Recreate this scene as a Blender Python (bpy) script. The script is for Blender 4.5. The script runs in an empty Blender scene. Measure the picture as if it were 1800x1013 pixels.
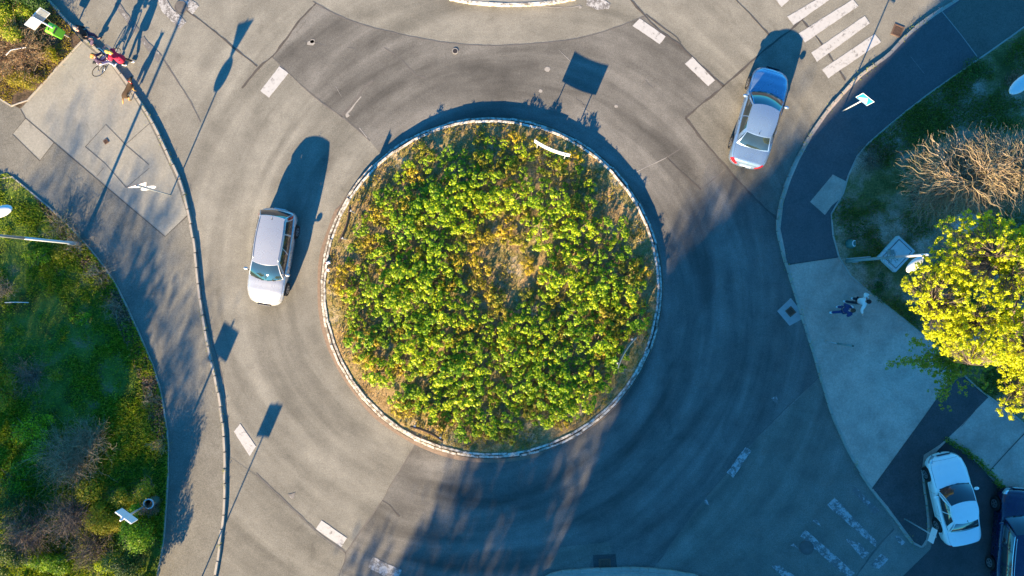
import bpy, bmesh, math, random
import numpy as np
from mathutils import Vector, Matrix, Quaternion
random.seed(7); np.random.seed(7)
SC = bpy.context.scene
COL = SC.collection
R = math.radians
# ------------------------------------------------------------------ camera
H = 31.58; F = 1200.0
cam = bpy.data.cameras.new('camera'); co = bpy.data.objects.new('camera', cam); COL.objects.link(co)
cam.sensor_width = 36; cam.lens = 36*F/1800.0; cam.clip_end = 2000; cam.clip_start = 0.1
co.location = (0, 0, H); co.rotation_euler = (0, 0, 0); SC.camera = co
# ------------------------------------------------------------------ light
SE = 18.5; SDX, SDY = 0.395, 0.919            # sun height, direction in which the shadows fall
w = bpy.data.worlds.new('World'); SC.world = w; w.use_nodes = True
nt = w.node_tree; bg = nt.nodes['Background']
sk = nt.nodes.new('ShaderNodeTexSky'); sk.sky_type = 'NISHITA'; sk.sun_disc = False
sk.sun_elevation = R(SE); sk.sun_rotation = math.atan2(-SDX, -SDY)
sk.air_density = 1.0; sk.dust_density = 0.3; sk.ozone_density = 3.0
mx = nt.nodes.new('ShaderNodeMix'); mx.data_type = 'RGBA'; mx.blend_type = 'MULTIPLY'; mx.inputs[0].default_value = 1
nt.links.new(sk.outputs[0], mx.inputs[6]); mx.inputs[7].default_value = (0.15, 0.68, 1.0, 1)
nt.links.new(mx.outputs[2], bg.inputs[0]); bg.inputs[1].default_value = 0.086
sl = bpy.data.lights.new('sun', 'SUN'); sl.energy = 5.0; sl.angle = R(0.5); sl.color = (1.0, 0.75, 0.45)
so = bpy.data.objects.new('sun', sl); COL.objects.link(so); so.location = (-20, -45, 40)
ce, se_ = math.cos(R(SE)), math.sin(R(SE))
so.rotation_euler = Vector((SDX*ce, SDY*ce, -se_)).to_track_quat('-Z', 'Y').to_euler()
SC.view_settings.view_transform = 'Standard'; SC.view_settings.look = 'None'
SC.view_settings.exposure = 2.13; SC.view_settings.gamma = 1.0

# ------------------------------------------------------------------ helpers
def P(px, py, z=0.0):
    """metres of the point seen at a photo pixel when it lies z above the road"""
    s = (H - z)/F
    return Vector(((px-900)*s, (506.5-py)*s, z))
class MB:
    def __init__(s): s.v = []; s.f = []; s.n = 0
    def add(s, vs, fs):
        vs = [tuple(v) for v in vs]; o = s.n
        s.v += vs; s.f += [tuple(i+o for i in f) for f in fs]; s.n += len(vs); return s
    def addnp(s, vs, fs):
        o = s.n; s.v += vs.tolist(); s.f += (fs+o).tolist(); s.n += len(vs); return s
    def box(s, c, d, rz=0.0, top=1.0, m=None):
        hx, hy, hz = d[0]/2, d[1]/2, d[2]/2
        pts = [(-hx,-hy,-hz),(hx,-hy,-hz),(hx,hy,-hz),(-hx,hy,-hz),(-hx*top,-hy*top,hz),(hx*top,-hy*top,hz),(hx*top,hy*top,hz),(-hx*top,hy*top,hz)]
        if m is None: m = Matrix.Rotation(rz, 3, 'Z')
        c = Vector(c)
        return s.add([m @ Vector(p) + c for p in pts], [(0,3,2,1),(4,5,6,7),(0,1,5,4),(1,2,6,5),(2,3,7,6),(3,0,4,7)])
    def tube(s, pts, r, sides=6, cap=True):
        pts = [Vector(p) for p in pts]; n = len(pts)
        if not hasattr(r, '__len__'): r = [r]*n
        vs = []; fs = []; up = None
        for i, p in enumerate(pts):
            d = (pts[min(i+1, n-1)] - pts[max(i-1, 0)])
            if d.length < 1e-9: d = Vector((0,0,1))
            d.normalize()
            if up is None:
                up = d.orthogonal().normalized()
            else:
                up = up - d*up.dot(d)
                up = up.normalized() if up.length > 1e-6 else d.orthogonal().normalized()
            b = d.cross(up)
            for k in range(sides):
                a = 2*math.pi*k/sides
                vs.append(p + (up*math.cos(a) + b*math.sin(a))*r[i])
        for i in range(n-1):
            for k in range(sides):
                k2 = (k+1) % sides
                fs.append((i*sides+k, i*sides+k2, (i+1)*sides+k2, (i+1)*sides+k))
        if cap:
            fs.append(tuple(range(sides-1, -1, -1))); fs.append(tuple((n-1)*sides+k for k in range(sides)))
        return s.add(vs, fs)
    def ball(s, c, r, m=8, n=6, rot=None):
        if not hasattr(r, '__len__'): r = (r, r, r)
        c = Vector(c); vs = []; fs = []
        for i in range(n+1):
            t = math.pi*i/n
            for k in range(m):
                a = 2*math.pi*k/m
                v = Vector((r[0]*math.sin(t)*math.cos(a), r[1]*math.sin(t)*math.sin(a), r[2]*math.cos(t)))
                if rot is not None: v = rot @ v
                vs.append(c+v)
        for i in range(n):
            for k in range(m):
                k2 = (k+1) % m
                fs.append((i*m+k, (i+1)*m+k, (i+1)*m+k2, i*m+k2))
        return s.add(vs, fs)
    def lathe(s, prof, c=(0,0,0), m=16, a0=0):
        """prof: list of (r, z)"""
        vs = []; fs = []; c = Vector(c)
        for r, z in prof:
            for k in range(m):
                a = 2*math.pi*k/m + a0
                vs.append(c+Vector((r*math.cos(a), r*math.sin(a), z)))
        for i in range(len(prof)-1):
            for k in range(m):
                k2 = (k+1) % m
                fs.append((i*m+k, i*m+k2, (i+1)*m+k2, (i+1)*m+k))
        fs.append(tuple(range(m-1, -1, -1))); fs.append(tuple((len(prof)-1)*m+k for k in range(m)))
        return s.add(vs, fs)
    def leaves(s, cen, nor, size, asp=0.6, roll=None):
        """many small rhombic leaves: centres (n,3), normals (n,3), sizes (n,)"""
        n = len(cen); nor = nor/np.maximum(np.linalg.norm(nor, axis=1, keepdims=True), 1e-6)
        t = np.random.normal(size=(n, 3)) if roll is None else roll
        t = t - nor*np.sum(t*nor, axis=1, keepdims=True); t /= np.maximum(np.linalg.norm(t, axis=1, keepdims=True), 1e-6)
        b = np.cross(nor, t); sz = size[:, None]
        v = np.empty((n, 4, 3))
        v[:, 0] = cen - t*sz*0.5; v[:, 1] = cen + b*sz*asp*0.5 - nor*sz*0.08
        v[:, 2] = cen + t*sz*0.5; v[:, 3] = cen - b*sz*asp*0.5 - nor*sz*0.08
        f = np.arange(n*4).reshape(n, 4)
        return s.addnp(v.reshape(-1, 3), f)
    def build(s, name, mat, parent=None, smooth=False, loc=None):
        me = bpy.data.meshes.new(name); me.from_pydata(s.v, [], s.f); me.update()
        if mat is not None: me.materials.append(mat)
        if smooth: me.polygons.foreach_set('use_smooth', [True]*len(me.polygons))
        o = bpy.data.objects.new(name, me); COL.objects.link(o)
        if parent is not None: o.parent = parent
        if loc is not None: o.location = loc
        return o
def tag(o, label=None, cat=None, group=None, kind=None):
    if label: o['label'] = label
    if cat: o['category'] = cat
    if group: o['group'] = group
    if kind: o['kind'] = kind
    return o
def thing(name, label, cat, loc=(0,0,0), rz=0.0, group=None):
    o = bpy.data.objects.new(name, None); COL.objects.link(o); o.empty_display_size = 0.2
    o.location = loc; o.rotation_euler = (0, 0, rz)
    return tag(o, label, cat, group)
def copy_tree(o, parent=None):
    c = o.copy(); COL.objects.link(c); c.parent = parent
    for ch in list(o.children): copy_tree(ch, c)
    return c
def bevel(o, wd=0.01, seg=2):
    m = o.modifiers.new('Bevel', 'BEVEL'); m.width = wd; m.segments = seg; m.limit_method = 'ANGLE'; m.angle_limit = R(35); return o
def smooth_path(pts, step=0.5, closed=False):
    pts = [Vector(p) for p in pts]; n = len(pts); out = []
    rng = n if closed else n-1
    for i in range(rng):
        p0 = pts[(i-1) % n] if (closed or i > 0) else pts[0]
        p1 = pts[i]; p2 = pts[(i+1) % n]
        p3 = pts[(i+2) % n] if (closed or i+2 < n) else pts[-1]
        k = max(1, int((p2-p1).length/step))
        for j in range(k):
            t = j/k
            out.append(0.5*((2*p1)+(p2-p0)*t+(2*p0-5*p1+4*p2-p3)*t*t+(3*p1-p0-3*p2+p3)*t**3))
    if not closed: out.append(pts[-1])
    return out
def pxpath(l, z=0.0, step=0.5, smooth=True):
    p = [P(x, y, z) for x, y in l]
    return smooth_path(p, step) if smooth else p
def sheet(name, pts, z, mat, depth=0.0, label=None):
    """flat polygon (list of xy) at height z; with depth it gets side walls"""
    bm = bmesh.new()
    vs = [bm.verts.new((p[0], p[1], z)) for p in pts]
    f = bm.faces.new(vs)
    f.normal_update()
    if f.normal.z < 0: f.normal_flip()
    if depth > 0:
        r = bmesh.ops.extrude_face_region(bm, geom=[f])
        nv = [e for e in r['geom'] if isinstance(e, bmesh.types.BMVert)]
        for v in vs: v.co.z = z - depth
        for v in nv: v.co.z = z
    bmesh.ops.triangulate(bm, faces=bm.faces[:])
    bmesh.ops.recalc_face_normals(bm, faces=bm.faces[:])
    me = bpy.data.meshes.new(name); bm.to_mesh(me); bm.free(); me.materials.append(mat)
    o = bpy.data.objects.new(name, me); COL.objects.link(o); o['kind'] = 'structure'
    # make sure the top looks up
    return o
def in_poly(x, y, poly):
    px = np.array([p[0] for p in poly]); py = np.array([p[1] for p in poly])
    ins = np.zeros(len(x), bool); j = len(px)-1
    for i in range(len(px)):
        c = ((py[i] > y) != (py[j] > y)) & (x < (px[j]-px[i])*(y-py[i])/(py[j]-py[i]+1e-12)+px[i])
        ins ^= c; j = i
    return ins
def vnoise(x, y, s, seed=0):
    """cheap smooth value noise 0..1 on numpy arrays"""
    rs = np.random.RandomState(seed); T = rs.rand(64, 64)
    u = x/s+100.3; v = y/s+57.7; i = np.floor(u).astype(int); j = np.floor(v).astype(int); fu = u-i; fv = v-j
    fu = fu*fu*(3-2*fu); fv = fv*fv*(3-2*fv)
    g = lambda a, b: T[a % 64, b % 64]
    return (g(i,j)*(1-fu)+g(i+1,j)*fu)*(1-fv)+(g(i,j+1)*(1-fu)+g(i+1,j+1)*fu)*fv

# ------------------------------------------------------------------ materials
class NT:
    def __init__(s, name):
        s.m = bpy.data.materials.new(name); s.m.use_nodes = True; s.t = s.m.node_tree
        s.b = s.t.nodes['Principled BSDF']; s._o = None
    def n(s, ty, **k):
        x = s.t.nodes.new(ty)
        for a, b in k.items(): setattr(x, a, b)
        return x
    def l(s, a, b): s.t.links.new(a, b)
    def obj(s):
        if s._o is None: s._o = s.n('ShaderNodeTexCoord').outputs['Object']
        return s._o
    def scale(s, vec, sc):
        m = s.n('ShaderNodeMapping'); m.inputs['Scale'].default_value = sc; s.l(vec, m.inputs[0]); return m.outputs[0]
    def noise(s, sc, det=3, rough=0.5, vec=None, dist=0.0):
        x = s.n('ShaderNodeTexNoise'); x.inputs['Scale'].default_value = sc; x.inputs['Detail'].default_value = det
        x.inputs['Roughness'].default_value = rough; x.inputs['Distortion'].default_value = dist
        s.l(vec if vec is not None else s.obj(), x.inputs['Vector']); return x.outputs[0]
    def rng(s, v, a, b, c, d):
        x = s.n('ShaderNodeMapRange'); s.l(v, x.inputs[0])
        for i, q in enumerate((a, b, c, d)): x.inputs[i+1].default_value = q
        return x.outputs[0]
    def math(s, op, a, b=None):
        x = s.n('ShaderNodeMath', operation=op)
        for i, q in enumerate((a, b)):
            if q is None: continue
            if isinstance(q, (int, float)): x.inputs[i].default_value = q
            else: s.l(q, x.inputs[i])
        return x.outputs[0]
    def mix(s, f, a, b, mode='MIX'):
        x = s.n('ShaderNodeMix'); x.data_type = 'RGBA'; x.blend_type = mode
        for i, q in ((0, f), (6, a), (7, b)):
            if isinstance(q, (int, float)): x.inputs[i].default_value = q
            elif isinstance(q, (tuple, list)): x.inputs[i].default_value = (*q, 1) if len(q) == 3 else q
            else: s.l(q, x.inputs[i])
        return x.outputs[2]
    def bump(s, h, st=0.3, d=0.02):
        x = s.n('ShaderNodeBump'); x.inputs['Strength'].default_value = st; x.inputs['Distance'].default_value = d
        s.l(h, x.inputs['Height']); s.l(x.outputs[0], s.b.inputs['Normal'])
    def col(s, c):
        if isinstance(c, (tuple, list)): s.b.inputs['Base Color'].default_value = (*c, 1)
        else: s.l(c, s.b.inputs['Base Color'])
    def set(s, **k):
        for a, b in k.items(): s.b.inputs[a.replace('_', ' ')].default_value = b
        return s
def plain(name, c, rough=0.5, metal=0.0, var=0.12, sc=6.0, coat=0.0, spec=0.5):
    t = NT(name); n = t.noise(sc, 4, 0.6)
    t.col(t.mix(1.0, c, t.mix(n, (1-var,)*3, (1+var,)*3), 'MULTIPLY'))
    t.set(Roughness=rough, Metallic=metal); t.b.inputs['Coat Weight'].default_value = coat; t.b.inputs['Coat Roughness'].default_value = 0.05
    t.b.inputs['Specular IOR Level'].default_value = spec
    return t.m
IC = P(864, 506)           # centre of the island
def asphalt(name, base, rings=0.0, blot=0.18, speck=0.3, warm=None):
    t = NT(name)
    warm = warm or (1.0, 0.955, 0.80)
    f1 = t.rng(t.noise(28, 2, 0.7), 0.3, 0.7, 1-speck, 1+speck)
    f2 = t.rng(t.noise(0.9, 5, 0.65), 0.3, 0.7, 1-blot, 1+blot)
    f3 = t.rng(t.noise(0.16, 3, 0.55), 0.3, 0.7, 1-blot*0.8, 1+blot*0.8)
    f4 = t.rng(t.noise(11, 2, 0.8), 0.32, 0.68, 0.90, 1.10)
    f = t.math('MULTIPLY', t.math('MULTIPLY', t.math('MULTIPLY', f1, f2), f3), f4)
    oil = t.rng(t.noise(0.55, 4, 0.75, dist=0.8), 0.60, 0.72, 1.0, 0.80)
    f = t.math('MULTIPLY', f, oil)
    if rings > 0:
        sx = t.n('ShaderNodeSeparateXYZ'); t.l(t.obj(), sx.inputs[0])
        dx = t.math('SUBTRACT', sx.outputs[0], IC.x); dy = t.math('SUBTRACT', sx.outputs[1], IC.y)
        rr = t.math('SQRT', t.math('ADD', t.math('MULTIPLY', dx, dx), t.math('MULTIPLY', dy, dy)))
        an = t.math('ARCTAN2', dy, dx)
        cb = t.n('ShaderNodeCombineXYZ'); t.l(t.math('ADD', t.math('MULTIPLY', rr, 1.05), t.math('MULTIPLY', an, 0.9)), cb.inputs[0]); t.l(t.math('MULTIPLY', an, 1.6), cb.inputs[1])
        st = t.rng(t.noise(1.0, 3, 0.55, cb.outputs[0], 0.4), 0.33, 0.67, 1-rings, 1+rings)
        fade = t.rng(rr, 15.5, 19.0, 1.0, 0.15)
        st = t.math('ADD', t.math('MULTIPLY', t.math('SUBTRACT', st, 1.0), fade), 1.0)
        # wheel tracks: two darker polished bands round the island
        tr = t.math('ABSOLUTE', t.math('SUBTRACT', rr, 10.1))
        tr = t.rng(tr, 0.2, 1.3, 0.84, 1.0)
        tr2 = t.rng(t.math('ABSOLUTE', t.math('SUBTRACT', rr, 13.0)), 0.1, 1.0, 0.90, 1.0)
        f = t.math('MULTIPLY', t.math('MULTIPLY', f, st), t.math('MULTIPLY', tr, tr2))
    cc = t.n('ShaderNodeCombineColor')
    for i in range(3): t.l(t.math('MULTIPLY', f, base*warm[i]), cc.inputs[i])
    # light mineral specks and tiny dark spots
    vo = t.n('ShaderNodeTexVoronoi'); vo.inputs['Scale'].default_value = 9; t.l(t.obj(), vo.inputs['Vector'])
    sp = t.rng(vo.outputs['Distance'], 0.03, 0.07, 0.5, 0.0)
    t.col(t.mix(sp, cc.outputs[0], (base*0.55,)*3))
    t.set(Roughness=0.88); t.b.inputs['Specular IOR Level'].default_value = 0.25
    t.bump(t.noise(60, 2, 0.7), 0.35, 0.01)
    return t.m
def ground_mat(name, cols, sc=1.2, fine=14):
    t = NT(name)
    n1 = t.noise(sc, 5, 0.65); n2 = t.noise(fine, 3, 0.7)
    cr = t.n('ShaderNodeValToRGB'); t.l(n1, cr.inputs[0]); e = cr.color_ramp.elements
    k = len(cols)
    e[0].position = 0.34; e[0].color = (*cols[0], 1); e[1].position = 0.66; e[1].color = (*cols[-1], 1)
    for i in range(1, k-1):
        q = e.new(0.34+0.32*i/(k-1)); q.color = (*cols[i], 1)
    t.col(t.mix(1.0, cr.outputs[0], t.mix(t.rng(n2, 0.3, 0.7, 0, 1), (0.55,)*3, (1.5,)*3), 'MULTIPLY'))
    t.set(Roughness=0.95); t.b.inputs['Specular IOR Level'].default_value = 0.15
    t.bump(n2, 0.8, 0.05)
    return t.m
def leaf_mat(name, cols, trans=0.35, rough=0.55, pos=None):
    """each leaf takes its own colour from the ramp"""
    t = NT(name)
    g = t.n('ShaderNodeNewGeometry')
    cr = t.n('ShaderNodeValToRGB'); t.l(g.outputs['Random Per Island'], cr.inputs[0]); e = cr.color_ramp.elements
    k = len(cols); e[0].position = 0; e[0].color = (*cols[0], 1); e[1].position = 1; e[1].color = (*cols[-1], 1)
    for i in range(1, k-1):
        q = e.new((pos[i] if pos else i/(k-1))); q.color = (*cols[i], 1)
    oi = t.n('ShaderNodeObjectInfo')
    cc = t.mix(1.0, cr.outputs[0], t.mix(oi.outputs['Random'], (0.68, 0.82, 0.9), (1.35, 1.15, 1.0)), 'MULTIPLY')
    t.col(cc); t.set(Roughness=rough); t.b.inputs['Specular IOR Level'].default_value = 0.3
    tr = t.n('ShaderNodeBsdfTranslucent'); t.l(cc, tr.inputs[0])
    ms = t.n('ShaderNodeMixShader'); ms.inputs[0].default_value = trans
    out = t.t.nodes['Material Output']
    t.l(t.b.outputs[0], ms.inputs[1]); t.l(tr.outputs[0], ms.inputs[2]); t.l(ms.outputs[0], out.inputs[0])
    return t.m
def paint_mark(name, wear=0.35, base=0.62, sc=3.5):
    t = NT(name)
    n = t.noise(sc, 6, 0.75); n2 = t.noise(38, 3, 0.7)
    m = t.rng(t.math('ADD', t.math('MULTIPLY', n, 0.7), t.math('MULTIPLY', n2, 0.3)), wear-0.02, wear+0.04, 0, 1)
    wh = t.mix(t.noise(7, 3), (base*0.86, base*0.84, base*0.80), (base*1.08, base*1.06, base*1.02))
    t.col(t.mix(m, (0.15, 0.14, 0.128), wh)); t.set(Roughness=0.7)
    return t.m
def car_paint(name, c, metal=0.3, rough=0.28):
    t = NT(name)
    n = t.noise(3, 4, 0.6); n2 = t.noise(160, 1)
    t.col(t.mix(t.rng(n, 0.35, 0.8, 0, 0.06), c, (0.25, 0.22, 0.18))); t.set(Metallic=metal)
    t.l(t.rng(n, 0.3, 0.7, rough-0.05, rough+0.1), t.b.inputs['Roughness'])
    t.b.inputs['Coat Weight'].default_value = 0.7; t.b.inputs['Coat Roughness'].default_value = 0.04
    return t.m
def glass_mat(name, c=(0.012, 0.02, 0.022), rough=0.03):
    t = NT(name); t.col(t.mix(t.noise(1.8, 2), c, tuple(q*2.2 for q in c)))
    t.set(Roughness=rough); t.b.inputs['Specular IOR Level'].default_value = 0.8
    t.b.inputs['Coat Weight'].default_value = 1.0; t.b.inputs['Coat Roughness'].default_value = 0.01
    return t.m
M = {}
M['road'] = asphalt('road asphalt', 0.20, rings=0.22)
M['road_dark'] = asphalt('older ring asphalt', 0.138, rings=0.34, warm=(1, .96, .86))
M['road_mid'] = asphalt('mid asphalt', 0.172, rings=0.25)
M['road_light'] = asphalt('pale asphalt', 0.235, rings=0.04)
M['pave'] = asphalt('pavement asphalt', 0.165, blot=0.14)
M['pave_light'] = asphalt('pale mastic pavement', 0.27, blot=0.10, speck=0.12)
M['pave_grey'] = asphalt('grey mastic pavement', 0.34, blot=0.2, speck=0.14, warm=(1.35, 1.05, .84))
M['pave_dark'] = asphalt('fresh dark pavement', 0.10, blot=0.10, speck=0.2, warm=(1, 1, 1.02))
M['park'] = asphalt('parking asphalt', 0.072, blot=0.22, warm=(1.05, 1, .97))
M['seam'] = plain('tar seam', (0.07, 0.062, 0.055), 0.85, var=0.5, sc=4)
M['seam_soft'] = plain('faint seam', (0.115, 0.105, 0.095), 0.85, var=0.45, sc=3)
M['seam_pale'] = plain('pale joint', (0.30, 0.28, 0.25), 0.85, var=0.3, sc=5)
M['paint'] = paint_mark('road paint', 0.41, 0.44)
M['paint_worn'] = paint_mark('worn road paint', 0.49, 0.42)
M['paint_gone'] = paint_mark('nearly gone paint', 0.56, 0.42, 5)
M['kerb'] = plain('kerb stone', (0.34, 0.31, 0.26), 0.85, var=0.35, sc=3)
M['kerb_white'] = None
t = NT('whitewashed kerb'); n = t.noise(5, 6, 0.75)
t.col(t.mix(t.rng(n, 0.44, 0.54, 0, 1), (0.22, 0.19, 0.15), (0.60, 0.57, 0.50))); t.set(Roughness=0.85); M['kerb_white'] = t.m
M['mortar'] = plain('kerb mortar', (0.09, 0.075, 0.06), 0.95, var=0.4)
M['rust_soil'] = plain('reddish gutter dust', (0.21, 0.155, 0.115), 0.95, var=0.5, sc=9)
M['lawn'] = ground_mat('lawn soil', [(0.05, 0.07, 0.015), (0.08, 0.13, 0.02), (0.12, 0.17, 0.03), (0.2, 0.17, 0.09)], 0.7)
M['lawn_patchy'] = ground_mat('patchy lawn soil', [(0.08, 0.09, 0.025), (0.15, 0.14, 0.05), (0.30, 0.23, 0.15), (0.46, 0.36, 0.27)], 0.55)
M['island'] = ground_mat('dry island ground', [(0.24, 0.16, 0.07), (0.36, 0.25, 0.12), (0.20, 0.17, 0.05), (0.44, 0.34, 0.2)], 1.1, 18)
M['litter'] = ground_mat('leaf litter soil', [(0.07, 0.045, 0.03), (0.13, 0.09, 0.06), (0.05, 0.04, 0.025)], 2.0, 20)
M['far'] = ground_mat('far ground', [(0.06, 0.09, 0.03), (0.10, 0.10, 0.06)], 0.05, 1)
M['grass'] = leaf_mat('grass blades', [(0.08, 0.15, 0.010), (0.18, 0.29, 0.012), (0.32, 0.43, 0.018), (0.45, 0.44, 0.07)], 0.3)
M['grass_sh'] = leaf_mat('dull grass blades', [(0.11, 0.15, 0.015), (0.18, 0.24, 0.02), (0.34, 0.30, 0.09)], 0.3)
M['grass_dry'] = leaf_mat('dry grass blades', [(0.22, 0.14, 0.05), (0.42, 0.29, 0.11), (0.27, 0.26, 0.05), (0.55, 0.43, 0.2)], 0.25)
M['leaf_bush'] = leaf_mat('fresh shrub leaves', [(0.05, 0.11, 0.008), (0.19, 0.33, 0.009), (0.34, 0.50, 0.010), (0.50, 0.57, 0.02)], 0.35, 0.45)
M['leaf_olive'] = leaf_mat('ochre shrub leaves', [(0.12, 0.10, 0.012), (0.28, 0.25, 0.012), (0.42, 0.37, 0.015), (0.34, 0.27, 0.05)], 0.3, 0.5)
M['leaf_yellow'] = leaf_mat('yellow maple blossom', [(0.62, 0.54, 0.008), (0.88, 0.77, 0.010), (0.93, 0.88, 0.05)], 0.4, 0.5)
M['leaf_lime'] = leaf_mat('lime young leaves', [(0.16, 0.26, 0.012), (0.26, 0.34, 0.018), (0.36, 0.38, 0.03)], 0.4, 0.5)
M['leaf_dark'] = leaf_mat('dark evergreen leaves', [(0.02, 0.05, 0.008), (0.045, 0.10, 0.012), (0.09, 0.16, 0.02)], 0.2, 0.5)
M['leaf_gold'] = leaf_mat('golden shrub leaves', [(0.16, 0.19, 0.010), (0.30, 0.31, 0.012), (0.42, 0.38, 0.02)], 0.35, 0.5)
M['leaf_brown'] = leaf_mat('withered leaves', [(0.10, 0.06, 0.03), (0.22, 0.14, 0.08), (0.33, 0.22, 0.14)], 0.15, 0.8)
M['willow'] = leaf_mat('curly willow shoots', [(0.12, 0.09, 0.06), (0.32, 0.25, 0.16), (0.22, 0.20, 0.10), (0.44, 0.37, 0.27)], 0.0, 0.6)
M['twig'] = plain('grey twigs', (0.17, 0.13, 0.10), 0.9, var=0.3)
M['bark'] = plain('bark', (0.13, 0.10, 0.075), 0.95, var=0.4, sc=9)
M['white_metal'] = plain('pale painted steel', (0.62, 0.63, 0.64), 0.4, 0.1, 0.1)
M['galv'] = plain('galvanised steel', (0.42, 0.45, 0.46), 0.45, 0.4, 0.15)
M['pole_green'] = plain('weathered green pole', (0.18, 0.25, 0.24), 0.6, 0.2, 0.3)
M['iron'] = plain('cast iron', (0.05, 0.042, 0.038), 0.6, 0.5, 0.4, 12)
M['rust_iron'] = plain('rusty iron', (0.15, 0.09, 0.06), 0.8, 0.2, 0.4, 12)
M['concrete'] = plain('concrete', (0.33, 0.33, 0.31), 0.85, 0, 0.25, 5)
M['concrete_pale'] = plain('pale concrete', (0.55, 0.56, 0.55), 0.8, 0, 0.2, 5)
M['lime_bin'] = plain('lime green plastic', (0.16, 0.55, 0.03), 0.45, 0, 0.15)
M['teal_bin'] = plain('dull green enamel', (0.05, 0.14, 0.12), 0.5, 0.1, 0.2)
M['black'] = plain('black rubber', (0.012, 0.012, 0.013), 0.7)
M['sign_blue'] = plain('blue sign film', (0.02, 0.22, 0.55), 0.35)
M['sign_white'] = plain('white sign film', (0.75, 0.77, 0.78), 0.35, 0, 0.05)
M['sign_red'] = plain('red sign film', (0.5, 0.02, 0.02), 0.35)
M['lamp_shell'] = plain('white lamp shell', (0.72, 0.72, 0.70), 0.35, 0, 0.06)
M['red_glass'] = plain('red lamp glass', (0.45, 0.01, 0.02), 0.12, 0, 0.2, 9, coat=1)
M['clear_lamp'] = plain('clear lamp glass', (0.55, 0.58, 0.62), 0.1, 0.5, 0.3, 12, coat=1)
M['chrome'] = plain('chrome', (0.7, 0.7, 0.7), 0.15, 1.0, 0.05)
M['rim'] = plain('alloy rim', (0.45, 0.46, 0.48), 0.3, 0.8, 0.2)
M['trim'] = plain('black trim', (0.02, 0.02, 0.022), 0.5)
M['glass'] = glass_mat('car glass')
M['skin'] = plain('skin', (0.55, 0.33, 0.24), 0.5, 0, 0.08)
M['stone'] = plain('pale stone', (0.40, 0.41, 0.40), 0.8, 0, 0.3, 4)
M['plaster'] = plain('ochre plaster', (0.45, 0.36, 0.24), 0.9, 0, 0.12, 1)
M['tile'] = plain('roof tile', (0.22, 0.10, 0.06), 0.8, 0, 0.3, 3)
# ================================================================== THE SETTING
def grid_disc(): pass
sheet('ground', [(-900,-900),(900,-900),(900,900),(-900,900)], -0.03, M['far'])
sheet('road', [(-75,-75),(75,-75),(75,75),(-75,75)], 0.0, M['road'])
KL = [(-40,-140),(20,-65),(82,0),(115,35),(143,63),(172,91),(196,110),(217,138),(240,170),(262,205),(284,248),(300,283),(314,315),(324,347),(332,382),(339,420),(345,470),(349,510),(355,555),(365,610),(376,655),(385,705),(391,750),(394,800),(394,850),(392,905),(386,955),(378,1010),(350,1120),(300,1250),(250,1400)]
KR = [(1850,-110),(1760,-52),(1680,0),(1640,26),(1600,56),(1560,97),(1512,132),(1480,165),(1450,200),(1424,238),(1401,280),(1386,315),(1373,355),(1368,400),(1376,440),(1388,480),(1402,525),(1418,578),(1432,622),(1443,662),(1456,703),(1472,748),(1497,802),(1530,855),(1560,895),(1588,932),(1606,955),(1618,963),(1628,958),(1632,940),(1631,910),(1628,880),(1624,850),(1621,826)]
KLw = pxpath(KL, 0.12); KRw = pxpath(KR, 0.12, 0.35)
left_poly = KLw + [P(-1500,1400), P(-1500,-140)]
sheet('pavement', left_poly, 0.12, M['pave'], 0.119)
right_poly = KRw + [P(1650,790,.12), P(1668,772,.12), P(1690,788,.12), P(1722,812,.12), P(1768,862,.12), P(1800,900,.12), P(1860,960,.12), P(2400,1100), P(2600,1100), P(2600,-110)]
sheet('pavement', right_poly, 0.12, M['pave_grey'], 0.119)
def shp(name, pts, z, mat, smooth=False, step=0.5):
    p = pxpath(pts+[pts[0]], z, step)[:-1] if smooth else [P(x, y, z) for x, y in pts]
    return sheet(name, p, z, mat)
# ---- road patches (each 4 mm above the one below)
ring = [(553,8),(600,30),(660,50),(740,68),(800,77),(850,80),(905,79),(1000,71),(1070,53),(1135,28),(1150,45),(1195,80),(1215,100),(1272,152),(1205,207),(1241,253),(1300,320),(1366,388),(1365,405),(1373,445),(1385,483),(1399,527),(1415,580),(1429,624),(1440,662),(1400,700),(1310,790),(1235,880),(1155,990),(1140,1020),(598,1020),(607,973),(672,880),(702,830),(730,780),(864,506),(650,248),(600,205),(530,150),(478,100),(520,42)]
shp('road_patch', ring, 0.004, M['road_dark'])
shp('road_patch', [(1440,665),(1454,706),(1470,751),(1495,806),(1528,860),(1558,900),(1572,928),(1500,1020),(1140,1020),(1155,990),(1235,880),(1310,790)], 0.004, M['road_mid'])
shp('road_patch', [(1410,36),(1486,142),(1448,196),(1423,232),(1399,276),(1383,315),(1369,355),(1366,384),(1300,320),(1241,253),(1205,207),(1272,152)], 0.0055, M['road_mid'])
shp('road_patch', [(960,1000),(985,962),(1070,953),(1078,980),(1040,982),(1035,1003)], 0.009, M['road_mid'])
shp('road_patch', [(1042,976),(1082,974),(1085,1000),(1044,1003)], 0.013, M['park'])
shp('road_patch', [(1366,547),(1390,524),(1403,540),(1412,560),(1388,573)], 0.009, M['concrete'])
shp('road_patch', [(450,835),(560,940),(606,975),(592,1020),(380,1020),(393,955),(398,900),(400,850),(400,800)], 0.004, M['road_mid'])
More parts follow.
